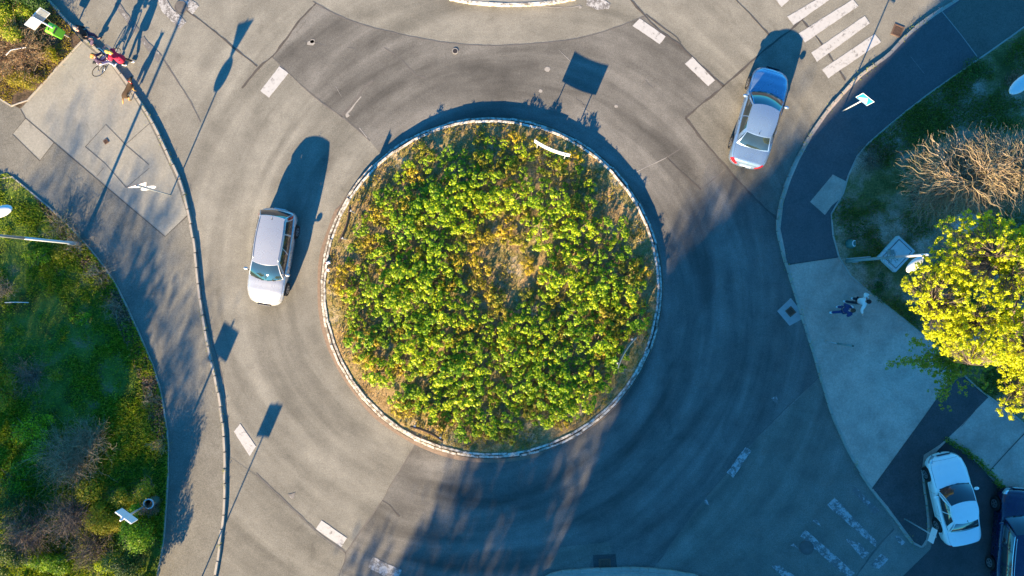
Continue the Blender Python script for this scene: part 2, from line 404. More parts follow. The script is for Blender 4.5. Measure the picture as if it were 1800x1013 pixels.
# ---- pavement patches
shp('pavement_patch', [(146,75),(172,97),(196,116),(215,143),(238,176),(259,210),(280,252),(296,287),(310,318),(320,350),(329,378),(290,416),(45,208),(36,192),(60,167),(100,120)], 0.1245, M['pave_light'])
shp('pavement_patch', [(22,236),(45,208),(94,251),(70,282)], 0.1255, M['pave_light'])
kr = [(x+4, y+2) for x, y in KR[2:15]]
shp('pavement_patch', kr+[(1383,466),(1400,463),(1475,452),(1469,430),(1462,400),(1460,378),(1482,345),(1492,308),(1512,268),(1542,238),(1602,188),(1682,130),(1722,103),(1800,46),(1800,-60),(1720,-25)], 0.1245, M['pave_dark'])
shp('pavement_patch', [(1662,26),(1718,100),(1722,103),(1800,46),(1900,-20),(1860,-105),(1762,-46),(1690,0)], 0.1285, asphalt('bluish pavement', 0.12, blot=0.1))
shp('pavement_patch', [(1424,355),(1464,307),(1493,322),(1482,345),(1462,362),(1450,378)], 0.1325, M['pave_grey'])
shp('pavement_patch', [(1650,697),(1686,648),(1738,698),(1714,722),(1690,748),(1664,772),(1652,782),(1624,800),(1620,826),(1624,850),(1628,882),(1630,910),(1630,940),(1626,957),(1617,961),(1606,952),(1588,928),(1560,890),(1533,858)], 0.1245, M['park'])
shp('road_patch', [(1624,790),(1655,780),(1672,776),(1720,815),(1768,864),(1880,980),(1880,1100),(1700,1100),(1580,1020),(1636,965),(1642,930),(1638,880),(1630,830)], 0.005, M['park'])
# ---- seams, cracks and joints
def strip(mb, pts, wd, z, smooth=True, jit=0.25, closed=False):
    pts = [P(x, y, z) for x, y in pts]
    p = smooth_path(pts, 0.25) if smooth else pts
    vs = []; fs = []; n = len(p)
    for i in range(n):
        d = p[min(i+1, n-1)]-p[max(i-1, 0)]; d.normalize(); q = Vector((-d.y, d.x, 0))
        a = wd*0.5*(1+random.uniform(-jit, jit)*2); o = random.uniform(-jit, jit)*wd*0.8
        vs += [p[i]+q*(a+o), p[i]-q*(a-o)]
    for i in range(n-1): fs.append((2*i, 2*i+1, 2*i+3, 2*i+2))
    mb.add(vs, fs)
def rough_line(a, b, amp, k):
    out = []
    for i in range(k+1):
        t = i/k; out.append((a[0]+(b[0]-a[0])*t+random.uniform(-amp, amp), a[1]+(b[1]-a[1])*t+random.uniform(-amp, amp)))
    return out
mb = MB()
for pts, wd in [([(328,18),(370,50),(410,83),(452,117)], .07), ([(556,6),(535,27),(520,44),(505,66),(480,98),(462,112),(450,125),(425,155)], .08),
  ([(1108,0),(1150,45),(1172,63),(1195,80),(1215,100),(1245,127),(1272,152)], .09), ([(1135,25),(1160,45),(1190,66),(1197,76)], .05),
  ([(1294,0),(1325,32),(1352,62)], .06), ([(1414,32),(1387,55),(1350,83),(1310,118),(1272,152),(1235,182),(1205,207)], .08),
  ([(1410,36),(1440,72),(1465,108),(1486,142)], .07), ([(1205,207),(1222,230),(1241,253),(1270,287),(1300,320),(1335,357),(1368,386)], .10),
  ([(1172,277),(1200,305),(1232,333)], .05), ([(672,880),(685,888),(694,900),(702,909)], .07)]:
    strip(mb, pts, wd, 0.0095)
tag(mb.build('tar_seams', M['seam']), kind='structure')
mb = MB()
for pts, wd in [([(550,3),(600,30),(660,50),(740,68),(800,77),(850,80),(905,79),(1000,71),(1070,53),(1135,28)], .05),
  ([(478,100),(530,150),(565,180),(600,205),(625,225),(650,248)], .05), ([(1116,305),(1145,290),(1172,277),(1195,262)], .04), ([(1232,333),(1255,315),(1275,297)], .04),
  ([(450,832),(500,880),(560,937),(607,973),(600,1000),(594,1020)], .06), ([(730,780),(717,804),(702,830),(687,852),(672,880),(640,925),(607,973)], .05),
  ([(285,102),(310,140),(335,180),(353,215)], .05), ([(675,84),(700,100),(718,118),(730,132),(750,137)], .04), ([(600,205),(625,175),(640,155),(655,142)], .07),
  ([(1440,663),(1400,700),(1355,745),(1310,790),(1270,840),(1235,880),(1195,935),(1155,990)], .05), ([(1572,930),(1540,965),(1500,1020)], .06),
  ([(347,440),(352,500),(362,560),(376,610),(390,660),(398,720),(402,780),(402,850)], .03), ([(1200,858),(1215,868)], .03)]:
    strip(mb, pts, wd, 0.0075)
for _ in range(12):
    x, y = random.choice([(540,60),(575,70),(610,80),(1000,190),(1050,185),(690,885),(720,875),(1180,795),(1130,150),(700,110),(520,60)]); x += random.uniform(-25,25); y += random.uniform(-15,15)
    a = random.uniform(0, 6.28); L = random.uniform(15, 50)
    strip(mb, rough_line((x, y), (x+L*math.cos(a), y+L*math.sin(a)*.6), 1.2, 7), .02, 0.0085)
tag(mb.build('hairline_cracks', M['seam_soft']), kind='structure')
mb = MB()
for pts, wd in [([(632,225),(645,242)], .04), ([(590,152),(600,170)], .01), ([(1118,303),(1145,290),(1172,277)], .03), ([(635,170),(625,182),(617,193),(610,200)], .06), ([(982,88),(1005,110)], .02), ([(812,0),(820,3),(900,8),(990,14),(1020,10)], .03)]:
    strip(mb, pts, wd, 0.0105)
for cx, cy, r in [(549,73,5),(547,76,7),(610,203,4),(962,122,5),(1083,187,4),(950,160,4),(1020,13,3)]:
    mb.add([P(cx+r*random.uniform(.6,1.2)*math.cos(k*0.9), cy+r*random.uniform(.5,1.1)*math.sin(k*0.9), .0115) for k in range(7)], [tuple(range(6,-1,-1))])
tag(mb.build('pale_joints', M['seam_pale']), kind='structure')
mb = MB()
for pts, wd in [([(45,208),(120,272),(200,340),(290,416),(330,379)], .04), ([(36,192),(45,208),(22,236),(70,283),(95,251)], .035), ([(150,258),(186,219),(222,256),(262,290)], .025), ([(150,258),(185,288),(222,330)], .025), ([(170,310),(182,295)], .02), ([(222,330),(262,296)], .02), ([(222,253),(262,218)], .02)]:
    strip(mb, pts, wd, 0.1315, False, 0.1)
for pts, wd in [([(1383,466),(1400,463),(1475,452)], .04), ([(1740,828),(1770,795),(1800,763),(1850,710)], .04), ([(1650,697),(1600,768),(1533,860)], .03), ([(1714,722),(1690,750)], .02)]:
    strip(mb, pts, wd, 0.1345, False, 0.1)
tag(mb.build('pavement_joints', M['seam']), kind='structure')
mb = MB()
for pts, wd in [([(1650,13),(1690,62),(1718,100)], .04), ([(1601,100),(1625,130)], .01)]:
    strip(mb, pts, wd, 0.1345, False, 0.1)
tag(mb.build('pavement_joints', M['seam_pale']), kind='structure')
# ---- painted markings, each its own mark
def mark(pts, mat, z=0.0135, rag=0.0):
    p = []
    n = len(pts)
    for i in range(n):
        a, b = pts[i], pts[(i+1) % n]; L = math.hypot(b[0]-a[0], b[1]-a[1]); k = max(1, int(L/6))
        for j in range(k):
            t = j/k; p.append(P(a[0]+(b[0]-a[0])*t+random.uniform(-rag, rag), a[1]+(b[1]-a[1])*t+random.uniform(-rag, rag), z))
    sheet('road_marking', p, z, mat)
for q in [[(491,117),(507,129),(473,172),(457.5,160)], [(1124.5,32.5),(1170,64),(1160,78),(1112,45.5)], [(1217,100.5),(1257,141),(1245,152),(1204,112.5)],
  [(1362,-2),(1388,0),(1374,12.5)], [(1384,29.5),(1436,-1),(1458,0),(1394.5,44.5)], [(1404,59),(1499,-1),(1509,11),(1415,75)],
  [(1426,93),(1520,28),(1529,41),(1436,109)], [(1445,122.5),(1537.5,59.5),(1549,74),(1456,138)], [(422,745),(450,785),(439,802),(411,759)], [(565,915),(610,946),(600,962),(555,930)]]:
    mark(q, M['paint'], rag=0.3)
for q in [[(314,-3),(333,-3),(350,11),(339,25),(322,12)], [(277,-4),(281,14),(288,24),(316,52),(327,39),(302,14),(290,-4)], [(1032,-2),(1060,-2),(1073,8),(1070,16),(1050,18),(1031,10)], [(655,979),(682,992),(707,1003),(700,1015),(676,1015),(648,997)], [(1310,786),(1321,793),(1289,840),(1277,831)],
  [(1454,888),(1467,875),(1541,953),(1539,962)], [(1406,943),(1416,931),(1503,1008),(1491,1016)], [(1487,948),(1510,955),(1528,972),(1517,984)], [(1572,943),(1579,941),(1591,953),(1584,960)],
  [(1530,993),(1548,974),(1563,982),(1545,1002)], [(1356,996),(1365,991),(1402,1016),(1380,1018)], [(1429,916),(1434,912),(1443,926)], [(1390,959),(1394,956),(1406,966)], [(1237,884),(1240,874),(1247,888)]]:
    mark(q, M['paint_worn'], rag=0.8)
for q in [[(1497,862),(1503,856),(1546,898),(1537,904)], [(245,70),(252,64),(284,98),(277,110)], [(200,8),(207,2),(245,52),(238,60)], [(505,870),(519,866),(515,878)], [(1355,700),(1365,695),(1368,712)]]:
    mark(q, M['paint_gone'], rag=0.8)
# ---- kerbs: rows of separate stones in one kerb line
def kerb_line(name, path, wd, zt, mat, stone=0.9, zb=0.0, off=0.0, jit=0.012, gap=0.018, zj=0.008, closed=False):
    mb = MB(); p = list(path); 
    if closed: p = p+[p[0]]
    cum = [0]
    for i in range(1, len(p)): cum.append(cum[-1]+(p[i]-p[i-1]).length)
    def at(s):
        s = max(0, min(cum[-1]-1e-4, s))
        import bisect
        i = bisect.bisect_right(cum, s)-1; t = (s-cum[i])/max(1e-9, cum[i+1]-cum[i])
        return p[i].lerp(p[i+1], t), (p[i+1]-p[i]).normalized()
    s = 0
    while s < cum[-1]-0.05:
        L = min(stone*random.uniform(.9, 1.1), cum[-1]-s)
        a, d = at(s+gap/2); b, d2 = at(s+L-gap/2)
        o = off+random.uniform(-jit, jit); z = zt+random.uniform(-zj, zj)
        q1 = Vector((-d.y, d.x, 0)); q2 = Vector((-d2.y, d2.x, 0)); vs = []
        for h, c in ((zb, 1), (z-0.015, 1), (z, 0.86)):
            for pt, q in ((a, q1), (b, q2)):
                for sg in (-1, 1):
                    v = pt+q*(o+sg*wd*0.5*c); vs.append((v.x, v.y, h))
        fs = [(4,5,7,6)[::1]]
        fs = [(8,10,11,9)]
        for lo, hi in ((0, 4), (4, 8)):
            fs += [(lo, lo+2, hi+2, hi), (lo+3, lo+1, hi+1, hi+3), (lo+1, lo, hi, hi+1), (lo+2, lo+3, hi+3, hi+2)]
        mb.add(vs, fs); s += L
    o = mb.build(name, mat); o['kind'] = 'structure'; return o
kerb_line('kerb', pxpath(KL, 0.13), 0.11, 0.135, M['kerb'], 0.7, gap=.05, jit=.02)
kerb_line('kerb', pxpath(KR, 0.13, 0.3), 0.11, 0.135, M['kerb'], 0.5, gap=.04, jit=.018)
kerb_line('kerb', pxpath([(1668,774),(1690,789),(1722,813),(1768,864),(1830,925)], 0.13), 0.13, 0.14, M['kerb'], 0.6)
# lawn edgings
LL = [(-400,560),(-200,440),(-60,352),(4,306),(12,304),(30,317),(52,336),(92,370),(142,420),(176,460),(201,495),(226,545),(250,600),(272,650),(285,700),(293,750),(296,800),(294,860),(291,900),(286,960),(276,1013),(250,1100),(200,1250)]
TLc = [(-200,40),(-60,135),(0,174),(35,191),(60,166),(100,119),(144,73)]
RL = [(1960,-70),(1860,5),(1800,47),(1770,70),(1720,105),(1680,132),(1600,190),(1540,240),(1510,270),(1491,310),(1481,345),(1461,378),(1462,400),(1470,440),(1478,460),(1500,490),(1550,530),(1600,570),(1640,605),(1700,665),(1740,700),(1770,720),(1800,745),(1900,830)]
kerb_line('lawn_edging', pxpath(LL, .14), 0.07, 0.165, M['kerb'], 1.0, .12)
kerb_line('lawn_edging', pxpath(TLc, .14), 0.07, 0.165, M['kerb'], 1.0, .12)
kerb_line('lawn_edging', pxpath(RL, .14), 0.07, 0.155, M['kerb'], 1.0, .12)
LLw = [P(x, y, .14) for x, y in LL]; TLl = TLc+[(113,36),(84,2),(20,-62),(-40,-130),(-400,-130)]
lawn_l = smooth_path(LLw, .6)+[P(-900,1250), P(-900,560)]
sheet('lawn', lawn_l, 0.145, M['lawn'])
lawn_t = [P(x, y, .145) for x, y in TLl]
sheet('lawn', lawn_t, 0.145, M['litter'])
lawn_r = smooth_path([P(x, y, .14) for x, y in RL], .6)+[P(2300,830), P(2300,-70)]
sheet('lawn', lawn_r, 0.143, M['lawn_patchy'])
# bed of litter along the left lawn edge
bed = [(60,345),(92,371),(142,421),(176,461),(201,497),(226,547),(250,602),(272,652),(285,702),(293,752),(295,800),(270,790),(262,735),(250,680),(225,615),(195,545),(165,500),(130,450),(95,405)]
shp('leaf_litter', bed, 0.150, M['litter'], True)
# ---- the raised island
bmI = bmesh.new(); NR, NA = 26, 96; RI = 7.62; rows = []
for i in range(NR+1):
    r = RI*i/NR; row = []
    for k in range(NA):
        a = 2*math.pi*k/NA; x, y = r*math.cos(a), r*math.sin(a)
        z = 0.30+0.18*(1-(r/RI)**2)
        z += 0.05*(vnoise(np.array([x]), np.array([y]), 0.5, 3)[0]-.5)*(1 if i < NR else 0)
        row.append(bmI.verts.new((IC.x+x, IC.y+y, z)))
        if i == 0: break
    rows.append(row)
for k in range(NA): bmI.faces.new((rows[0][0], rows[1][k], rows[1][(k+1) % NA]))
for i in range(1, NR):
    for k in range(NA): bmI.faces.new((rows[i][k], rows[i+1][k], rows[i+1][(k+1) % NA], rows[i][(k+1) % NA]))
me = bpy.data.meshes.new('island_ground'); bmI.to_mesh(me); bmI.free(); me.materials.append(M['island'])
o = bpy.data.objects.new('island_ground', me); COL.objects.link(o); o['kind'] = 'structure'
def circ(r, n=150, wob=0.0): return [Vector((IC.x+(r+wob*math.sin(5*a))*math.cos(a), IC.y+(r+wob*math.sin(5*a))*math.sin(a), 0)) for a in [2*math.pi*k/n for k in range(n)]]
kerb_line('island_kerb', circ(7.65), 0.10, 0.34, M['kerb_white'], 1.0, 0.0, jit=0.02, closed=True, zj=0.02)
kerb_line('island_kerb', circ(7.82), 0.10, 0.17, M['kerb_white'], 1.0, 0.0, jit=0.03, closed=True, zj=0.02)
mb = MB()
for r0, r1, z in ((7.55, 7.9, 0.12),):
    a = circ(r0); b = circ(r1); n = len(a)
    mb.add([(v.x, v.y, z) for v in a]+[(v.x, v.y, z) for v in b]+[(v.x, v.y, 0) for v in b], [(i, n+i, n+(i+1)%n, (i+1)%n) for i in range(n)]+[(n+i, 2*n+i, 2*n+(i+1)%n, n+(i+1)%n) for i in range(n)])
tag(mb.build('kerb_bedding', M['mortar']), kind='structure')
mb = MB(); a = circ(7.85); n = len(a)
b = [Vector((IC.x+(v.x-IC.x)*k, IC.y+(v.y-IC.y)*k, 0)) for v, k in ((v, 1.016+0.012*vnoise(np.array([i*1.0]), np.array([0.0]), 4, 5)[0]+(0.006 if n*.42 < i < n*.8 else -.010)) for i, v in enumerate(a))]
mb.add([(v.x, v.y, .03) for v in a]+[(v.x, v.y, .010) for v in b], [(i, n+i, n+(i+1)%n, (i+1)%n) for i in range(n)])
tag(mb.build('gutter_dust', M['rust_soil']), kind='structure')
# ---- splitter islands at the frame's top and bottom
topi = [(760,-60),(790,-3),(815,2),(860,6.5),(900,8),(940,6.5),(985,2),(1012,-4),(1040,-60)]
sheet('traffic_island', [P(x, y, .13) for x, y in topi], 0.13, M['pave_light'], 0.129)
kerb_line('kerb', pxpath(topi[1:-1], .14), 0.13, 0.15, M['kerb_white'], 0.9)
boti = [(930,1040),(965,1012),(1010,1005),(1060,1002),(1110,1001),(1150,1003),(1190,1008),(1225,1014),(1290,1060)]
sheet('traffic_island', [P(x, y, .13) for x, y in boti]+[P(1290,1150), P(930,1150)], 0.13, M['pave_grey'], 0.129)
kerb_line('kerb', pxpath(boti, .14), 0.12, 0.15, M['kerb'], 0.45)
kerb_line('kerb', [v+Vector((0,-.17,0)) for v in pxpath(boti[1:-1], .14)], 0.12, 0.145, M['kerb'], 0.45, 0.1)
# ---- ironwork in the road
def drain(label, px, py, rz, sx=0.42, sy=0.5, z=0.03, frame=0.05, mat='rust_iron'):
    t = thing('drain_grate', label, 'drain', P(px, py, z), rz)
    m_ = MB()
    m_.box((0, sy/2+frame/2, -.012), (sx+2*frame, frame, .03)).box((0, -sy/2-frame/2, -.012), (sx+2*frame, frame, .03)).box((sx/2+frame/2, 0, -.012), (frame, sy, .03)).box((-sx/2-frame/2, 0, -.012), (frame, sy, .03))
    m_.build('frame', M[mat], t)
    g = MB(); k = 7
    for i in range(k): g.box((-sx/2+sx*(i+.5)/k, 0, -.008), (sx/k*.45, sy, .02))
    g.build('bars', M[mat], t)
    d = MB().box((0, 0, -.022), (sx, sy, .006)); d.build('pit', M['black'], t)
    return t
drain('rusty slotted drain grate by the kerb next to the zebra crossing', 1578, 54, R(-22), .38, .42)
drain('square drain grate set in a pale concrete patch by the right kerb', 1390, 548, R(40), .26, .28, .03)
drain('slotted drain grate in a dark patch at the bottom traffic island', 1063, 991, R(2), .44, .34, .03)
drain('small rusty drain cover in the pale pavement at upper left', 186, 249, R(35), .16, .16, .15, .02)
def manhole(name, label, px, py, r, z=0.02, mat='iron'):
    t = thing(name, label, 'manhole', P(px, py, z))
    MB().lathe([(r, -.01), (r, .012), (r*.8, .012), (r*.8, .004), (.001, .004)], m=24).build('ring', M['seam_pale' if name == 'valve_cover' else mat], t)
    MB().lathe([(r*.76, -.01), (r*.76, .010), (r*.5, .014), (.001, .012)], m=24).build('lid', M[mat], t)
    return t
manhole('valve_cover', 'small round iron valve cover in the asphalt above the island', 800, 90, .14)
manhole('manhole_cover', 'round manhole cover among the worn crossing stripes', 1418, 963, .33, mat='seam_soft')
manhole('manhole_cover', 'round manhole cover between the stripes at the top left', 318, 13, .30, mat='seam_soft')
# ================================================================== OFF-FRAME HOUSE AND BARE TREES (they throw the shade)
A = P(520, 2035); u = Vector((0.7, 0.714, 0)).normalized(); v = Vector((u.y, -u.x, 0))
HB = 14.65; LB = 22.5; DB = 26.0
t = thing('apartment_house', 'tall ochre apartment house south of the roundabout', 'building', A, math.atan2(u.y, u.x))
bb = MB().box((LB/2, -DB/2, HB/2), (LB, DB, HB)); bb.build('wall', M['plaster'], t)
MB().box((LB/2, -DB/2, HB+.12), (LB+.5, DB+.5, .24)).build('roof', M['tile'], t)
for i in range(5):
    for k in range(6):
        wn = MB().box((1.6+3.2*k, .03, 1.8+3*i), (1.3, .06, 1.5)).build('window', M['glass'], t)
        MB().box((1.6+3.2*k, .08, 1.0+3*i), (1.5, .16, .06)).build('sill', M['concrete'], wn)
# trees
def grow(segs, tips, p, d, L, r, depth, spread, maxd, up=0.15, rnd=random):
    n = 3; q = Vector(p); pts = [q.copy()]
    for i in range(n):
        d = (d+Vector((rnd.gauss(0, .12), rnd.gauss(0, .12), rnd.gauss(0, .1)+up*.12))).normalized()
        q = q+d*(L/n); pts.append(q.copy())
    r1 = r*0.62
    segs.append((pts, [r+(r1-r)*i/n for i in range(n+1)]))
    if depth >= maxd: tips.append(q); return
    for j in range(rnd.choice((2, 3, 3)) if depth > 0 else 5):
        ax = d.orthogonal().normalized(); ax.rotate(Quaternion(d, rnd.uniform(0, 6.283)))
        nd = d.copy(); nd.rotate(Quaternion(ax, rnd.uniform(.5, 1.0)*spread))
        st = pts[-1] if (j == 0 or depth == 0) else pts[rnd.choice((2, 3))]
        grow(segs, tips, st, nd, L*rnd.uniform(.62, .82), r1*rnd.uniform(.6, .85), depth+1, spread, maxd, up, rnd)
def bare_tree(name, label, px, py, h, seed, maxd=6, group=None, leafy=0.0, ls=(.16, .34)):
    rn = random.Random(seed); segs = []; tips = []
    t = thing(name, label, 'tree', P(px, py, 0), 0, group)
    grow(segs, tips, Vector((0,0,0)), Vector((0,0,1)), h*.33, h*.018, 0, .75, maxd, .8, rn)
    tr = MB(); cr = MB()
    for pts, rr in segs:
        (tr if rr[0] > .05 else cr).tube(pts, rr, 5 if rr[0] > .05 else 3, False)
    tr.build('trunk', M['bark'], t); cr.build('crown', M['twig'], t)
    if leafy > 0 and tips:
        n = int(len(tips)*leafy*16); idx = np.random.randint(0, len(tips), n); T_ = np.array([tuple(q) for q in tips])[idx]+np.random.normal(size=(n, 3))*.30
        MB().leaves(T_, np.random.normal(size=(n, 3)), np.random.uniform(ls[0], ls[1], n), .8).build('foliage', M['leaf_lime'], t)
    return t
bare_tree('bare_tree', 'tall bare tree at the corner of the apartment house', 452, 2170, 17.2, 3, 6, leafy=.55)
bare_tree('bare_tree', 'bare tree left of the apartment house corner', 372, 2190, 13.8, 5, 6, leafy=.7)
bare_tree('bare_tree', 'bare tree behind the tall one by the apartment house', 640, 2060, 15.4, 11, 6, leafy=.45)
bare_tree('bare_tree', 'bare tree close against the wall of the apartment house', 505, 2120, 14.6, 41, 6, leafy=.24)
bare_tree('bare_tree', 'bare tree on the left lawn outside the picture', -205, 1545, 10.6, 21, 6, leafy=.42, ls=(.10, .22))
bare_tree('bare_tree', 'taller bare tree on the left lawn outside the picture', -400, 1600, 12.6, 22, 6, leafy=.36, ls=(.10, .22))
bare_tree('bare_tree', 'low bushy tree on the lawn just below the lower left corner', 2, 1135, 6.3, 33, 6, leafy=.30)

# ================================================================== PLANTS
def pts_in(poly, dens):
    xs = [p[0] for p in poly]; ys = [p[1] for p in poly]
    x0, x1, y0, y1 = min(xs), max(xs), min(ys), max(ys)
    x0 = max(x0, -26); x1 = min(x1, 26); y0 = max(y0, -15.5); y1 = min(y1, 15.5)
    n = int((x1-x0)*(y1-y0)*dens); x = np.random.uniform(x0, x1, n); y = np.random.uniform(y0, y1, n)
    k = in_poly(x, y, poly); return x[k], y[k]
def blades(name, x, y, z, hgt, mat, wd=0.35, lean=0.5):
    n = len(x); c = np.stack([x, y, z+hgt*.45], 1)
    roll = np.stack([np.random.normal(0, lean, n), np.random.normal(0, lean, n), np.ones(n)], 1)
    nor = np.random.normal(size=(n, 3)); nor[:, 2] *= .5
    nor -= roll*(np.sum(nor*roll, axis=1)/np.sum(roll*roll, axis=1))[:, None]
    o = MB().leaves(c, nor, hgt, wd, roll).build(name, mat); return tag(o, kind='stuff')
x, y = pts_in(lawn_l, 900)
g = vnoise(x, y, 1.6, 1)*.6+vnoise(x, y, .5, 2)*.4
k = (np.random.rand(len(x)) < np.clip((g-.28)*3, .15, 1)); x, y, g = x[k], y[k], g[k]
o = blades('grass', x, y, .145, .05+.16*g*np.random.uniform(.6, 1.3, len(x)), M['grass']); tag(o, 'lush uneven grass on the left lawn', 'grass')
x, y = pts_in(lawn_r, 650)
g = vnoise(x, y, 1.5, 5)*.6+vnoise(x, y, .6, 6)*.4
k = (np.random.rand(len(x)) < np.clip((g-.42)*5, .03, 1)); x, y, g = x[k], y[k], g[k]
o = blades('grass', x, y, .143, .04+.10*g, M['grass_sh']); tag(o, 'thin patchy grass on the right lawn', 'grass')
x, y = pts_in(lawn_t, 800); g = vnoise(x, y, .7, 7); k = g > .42
k &= np.random.rand(len(x)) < .45; o = blades('grass', x[k], y[k], .145, .05+.08*g[k], M['leaf_olive']); tag(o, 'weedy grass at the upper left corner', 'grass')
# kerb weeds
xs, ys = [], []
for path, a, b, dens in ((KLw, .0, 1, 14), (KRw, .4, 1, 14)):
    for i, p in enumerate(path):
        if random.random() < .55 and vnoise(np.array([p.x]), np.array([p.y]), 1.2, 9)[0] > .34:
            for _ in range(dens): xs.append(p.x+random.gauss(0, .06)); ys.append(p.y+random.gauss(0, .14))
xs, ys = np.array(xs), np.array(ys)
o = blades('kerb_weeds', xs, ys, .12, np.random.uniform(.04, .09, len(xs)), M['leaf_lime']); tag(o, 'small weeds growing in the kerb joints', 'weeds')
wp = pxpath([(1664,772),(1672,778),(1690,789),(1722,813),(1768,864)], .13, .1)
xs = np.array([p.x for p in wp for _ in range(26)])+np.random.normal(0, .08, 26*len(wp)); ys = np.array([p.y for p in wp for _ in range(26)])+np.random.normal(0, .08, 26*len(wp))
o = blades('grass', xs, ys, .13, np.random.uniform(.06, .16, len(xs)), M['grass']); tag(o, 'grass strip along the parking kerb behind the white car', 'grass')
# litter leaves
x, y = pts_in([P(*q, .15) for q in bed], 260)
n = len(x); nn = np.random.normal(size=(n, 3)); nn[:, 2] += 1.5
o = MB().leaves(np.stack([x, y, np.full(n, .17)+np.random.rand(n)*.08], 1), nn, np.random.uniform(.05, .13, n), .5).build('fallen_leaves', M['leaf_brown']); tag(o, 'brown fallen leaves along the left lawn edge', 'leaves', kind='stuff')
# island undergrowth
n = 42000; a = np.random.uniform(0, 6.283, n); r = 7.5*np.sqrt(np.random.rand(n)); x = IC.x+r*np.cos(a); y = IC.y+r*np.sin(a)
zi = .30+.18*(1-(r/RI)**2); g = vnoise(x, y, .8, 12); k = np.random.rand(n) < np.clip(g*1.5, .1, 1)
o = blades('dry_grass', x[k], y[k], zi[k], .05+.09*np.random.rand(k.sum()), M['grass_dry'], .3, .9); tag(o, 'dry straw coloured grass on the island', 'grass')
k2 = (g > .55) & (np.random.rand(n) < .5)
o = blades('grass', x[k2], y[k2], zi[k2], .06+.09*np.random.rand(k2.sum()), M['leaf_olive'], .4, .8); tag(o, 'olive weeds between the island shrubs', 'grass')

def rosette_bush(rad, hgt, nros, nleaf, lsz, mat, name='foliage', seed=0, flat=0.6, rr=.13):
    """leafy clumps on stems"""
    rs = np.random.RandomState(seed); C = []; N = []; S = []; stems = []
    for i in range(nros):
        a = rs.uniform(0, 6.283); q = math.sqrt(rs.rand())*rad
        z = hgt*(1-.55*(q/rad)**2)*rs.uniform(.55, 1.05)
        c = np.array([q*math.cos(a), q*math.sin(a), z]); stems.append(c)
        m_ = int(nleaf*rs.uniform(.7, 1.3))
        d = rs.normal(size=(m_, 3)); d[:, 2] = np.abs(d[:, 2])*flat+.05; d /= np.linalg.norm(d, axis=1, keepdims=True)
        C.append(c+d*rr*rs.uniform(.35, 1.0, (m_, 1))); N.append(d+np.array([0, 0, .9])+rs.normal(size=(m_, 3))*.35); S.append(rs.uniform(.7, 1.25, m_)*lsz)
    mb = MB().leaves(np.concatenate(C), np.concatenate(N), np.concatenate(S), .72)
    st = MB()
    for c in stems:
        st.tube([(c[0]*.12, c[1]*.12, -.05), (c[0]*.6, c[1]*.6, c[2]*.55), tuple(c)], [.012, .009, .005], 3, False)
    return mb, st
def z_isl(x, y):
    r = math.hypot(x-IC.x, y-IC.y); return .30+.18*(1-(r/RI)**2)-.02
protos = []
for i in range(6):
    fm, sm = rosette_bush(.50, .78, 19, 26, .084, None, seed=i, rr=.125)
    fo = fm.build('foliage', M['leaf_bush']); st = sm.build('stem', M['twig'])
    fm2 = fo.data; protos.append((fm2, st.data)); bpy.data.objects.remove(fo); bpy.data.objects.remove(st)
prot2 = []
for i in range(4):
    fm, sm = rosette_bush(.44, .44, 18, 22, .080, None, seed=50+i, rr=.13)
    fo = fm.build('foliage', M['leaf_olive']); st = sm.build('stem', M['twig']); prot2.append((fo.data, st.data)); bpy.data.objects.remove(fo); bpy.data.objects.remove(st)
def bare_spot(x, y):
    """island spots the photo shows without shrubs"""
    px = 900+x*38*1.0; py = 506.5-y*38
    if ((px-880)/70)**2+((py-466)/92)**2 < 1: return True
    if ((px-905)/55)**2+((py-535)/35)**2 < 1: return random.random() < .75
    if ((px-1062)/30)**2+((py-310)/75)**2 < 1: return random.random() < .7
    if ((px-1040)/60)**2+((py-640)/60)**2 < 1 and px+py > 1660: return random.random() < .6
    if px < 690 and py < 330: return random.random() < .75
    return False
def bush(pool, name, label, cat, grp, x, y, s, rz):
    t = thing(name, label, cat, (x, y, z_isl(x, y)), rz, grp); t.scale = (s, s, s*random.uniform(.85, 1.15))
    fd, sd = random.choice(pool)
    for nm, d in (('foliage', fd), ('stem', sd)):
        o = bpy.data.objects.new(nm, d); COL.objects.link(o); o.parent = t
placed = []; tries = 0
while len(placed) < 235 and tries < 30000:
    tries += 1
    a = random.uniform(0, 6.283); r = 6.7*math.sqrt(random.random())
    x, y = IC.x+.1+r*math.cos(a), IC.y+.05+r*math.sin(a)
    if r > (6.1 if math.sin(a) < .2 else 5.9) and random.random() < (.45 if math.sin(a) < .2 else .85): continue
    if any((x-q[0])**2+(y-q[1])**2 < .575**2 for q in placed) or bare_spot(x, y): continue
    placed.append((x, y))
    bush(protos, 'leafy_shrub', 'bright green leafy shrub planted among its like on the round island', 'shrub', 'green shrubs filling the roundabout island', x, y, random.uniform(.6, 1.35)*(.62 if r > 5.3 and math.sin(a) > .0 else 1), random.uniform(0, 6.28))
np2 = 0; tries = 0; pl2 = []
while np2 < 85 and tries < 20000:
    tries += 1
    a = random.uniform(0, 6.283); r = 6.9*math.sqrt(random.random()); x, y = IC.x+r*math.cos(a), IC.y+r*math.sin(a)
    if any((x-q[0])**2+(y-q[1])**2 < .42**2 for q in placed) or any((x-q[0])**2+(y-q[1])**2 < .5**2 for q in pl2) or (bare_spot(x, y) and random.random() < .8): continue
    pl2.append((x, y)); np2 += 1
    bush(prot2, 'low_shrub', 'low ochre tinged shrub between the green ones on the island', 'shrub', 'low ochre shrubs on the roundabout island', x, y, random.uniform(.7, 1.2), random.uniform(0, 6.28))

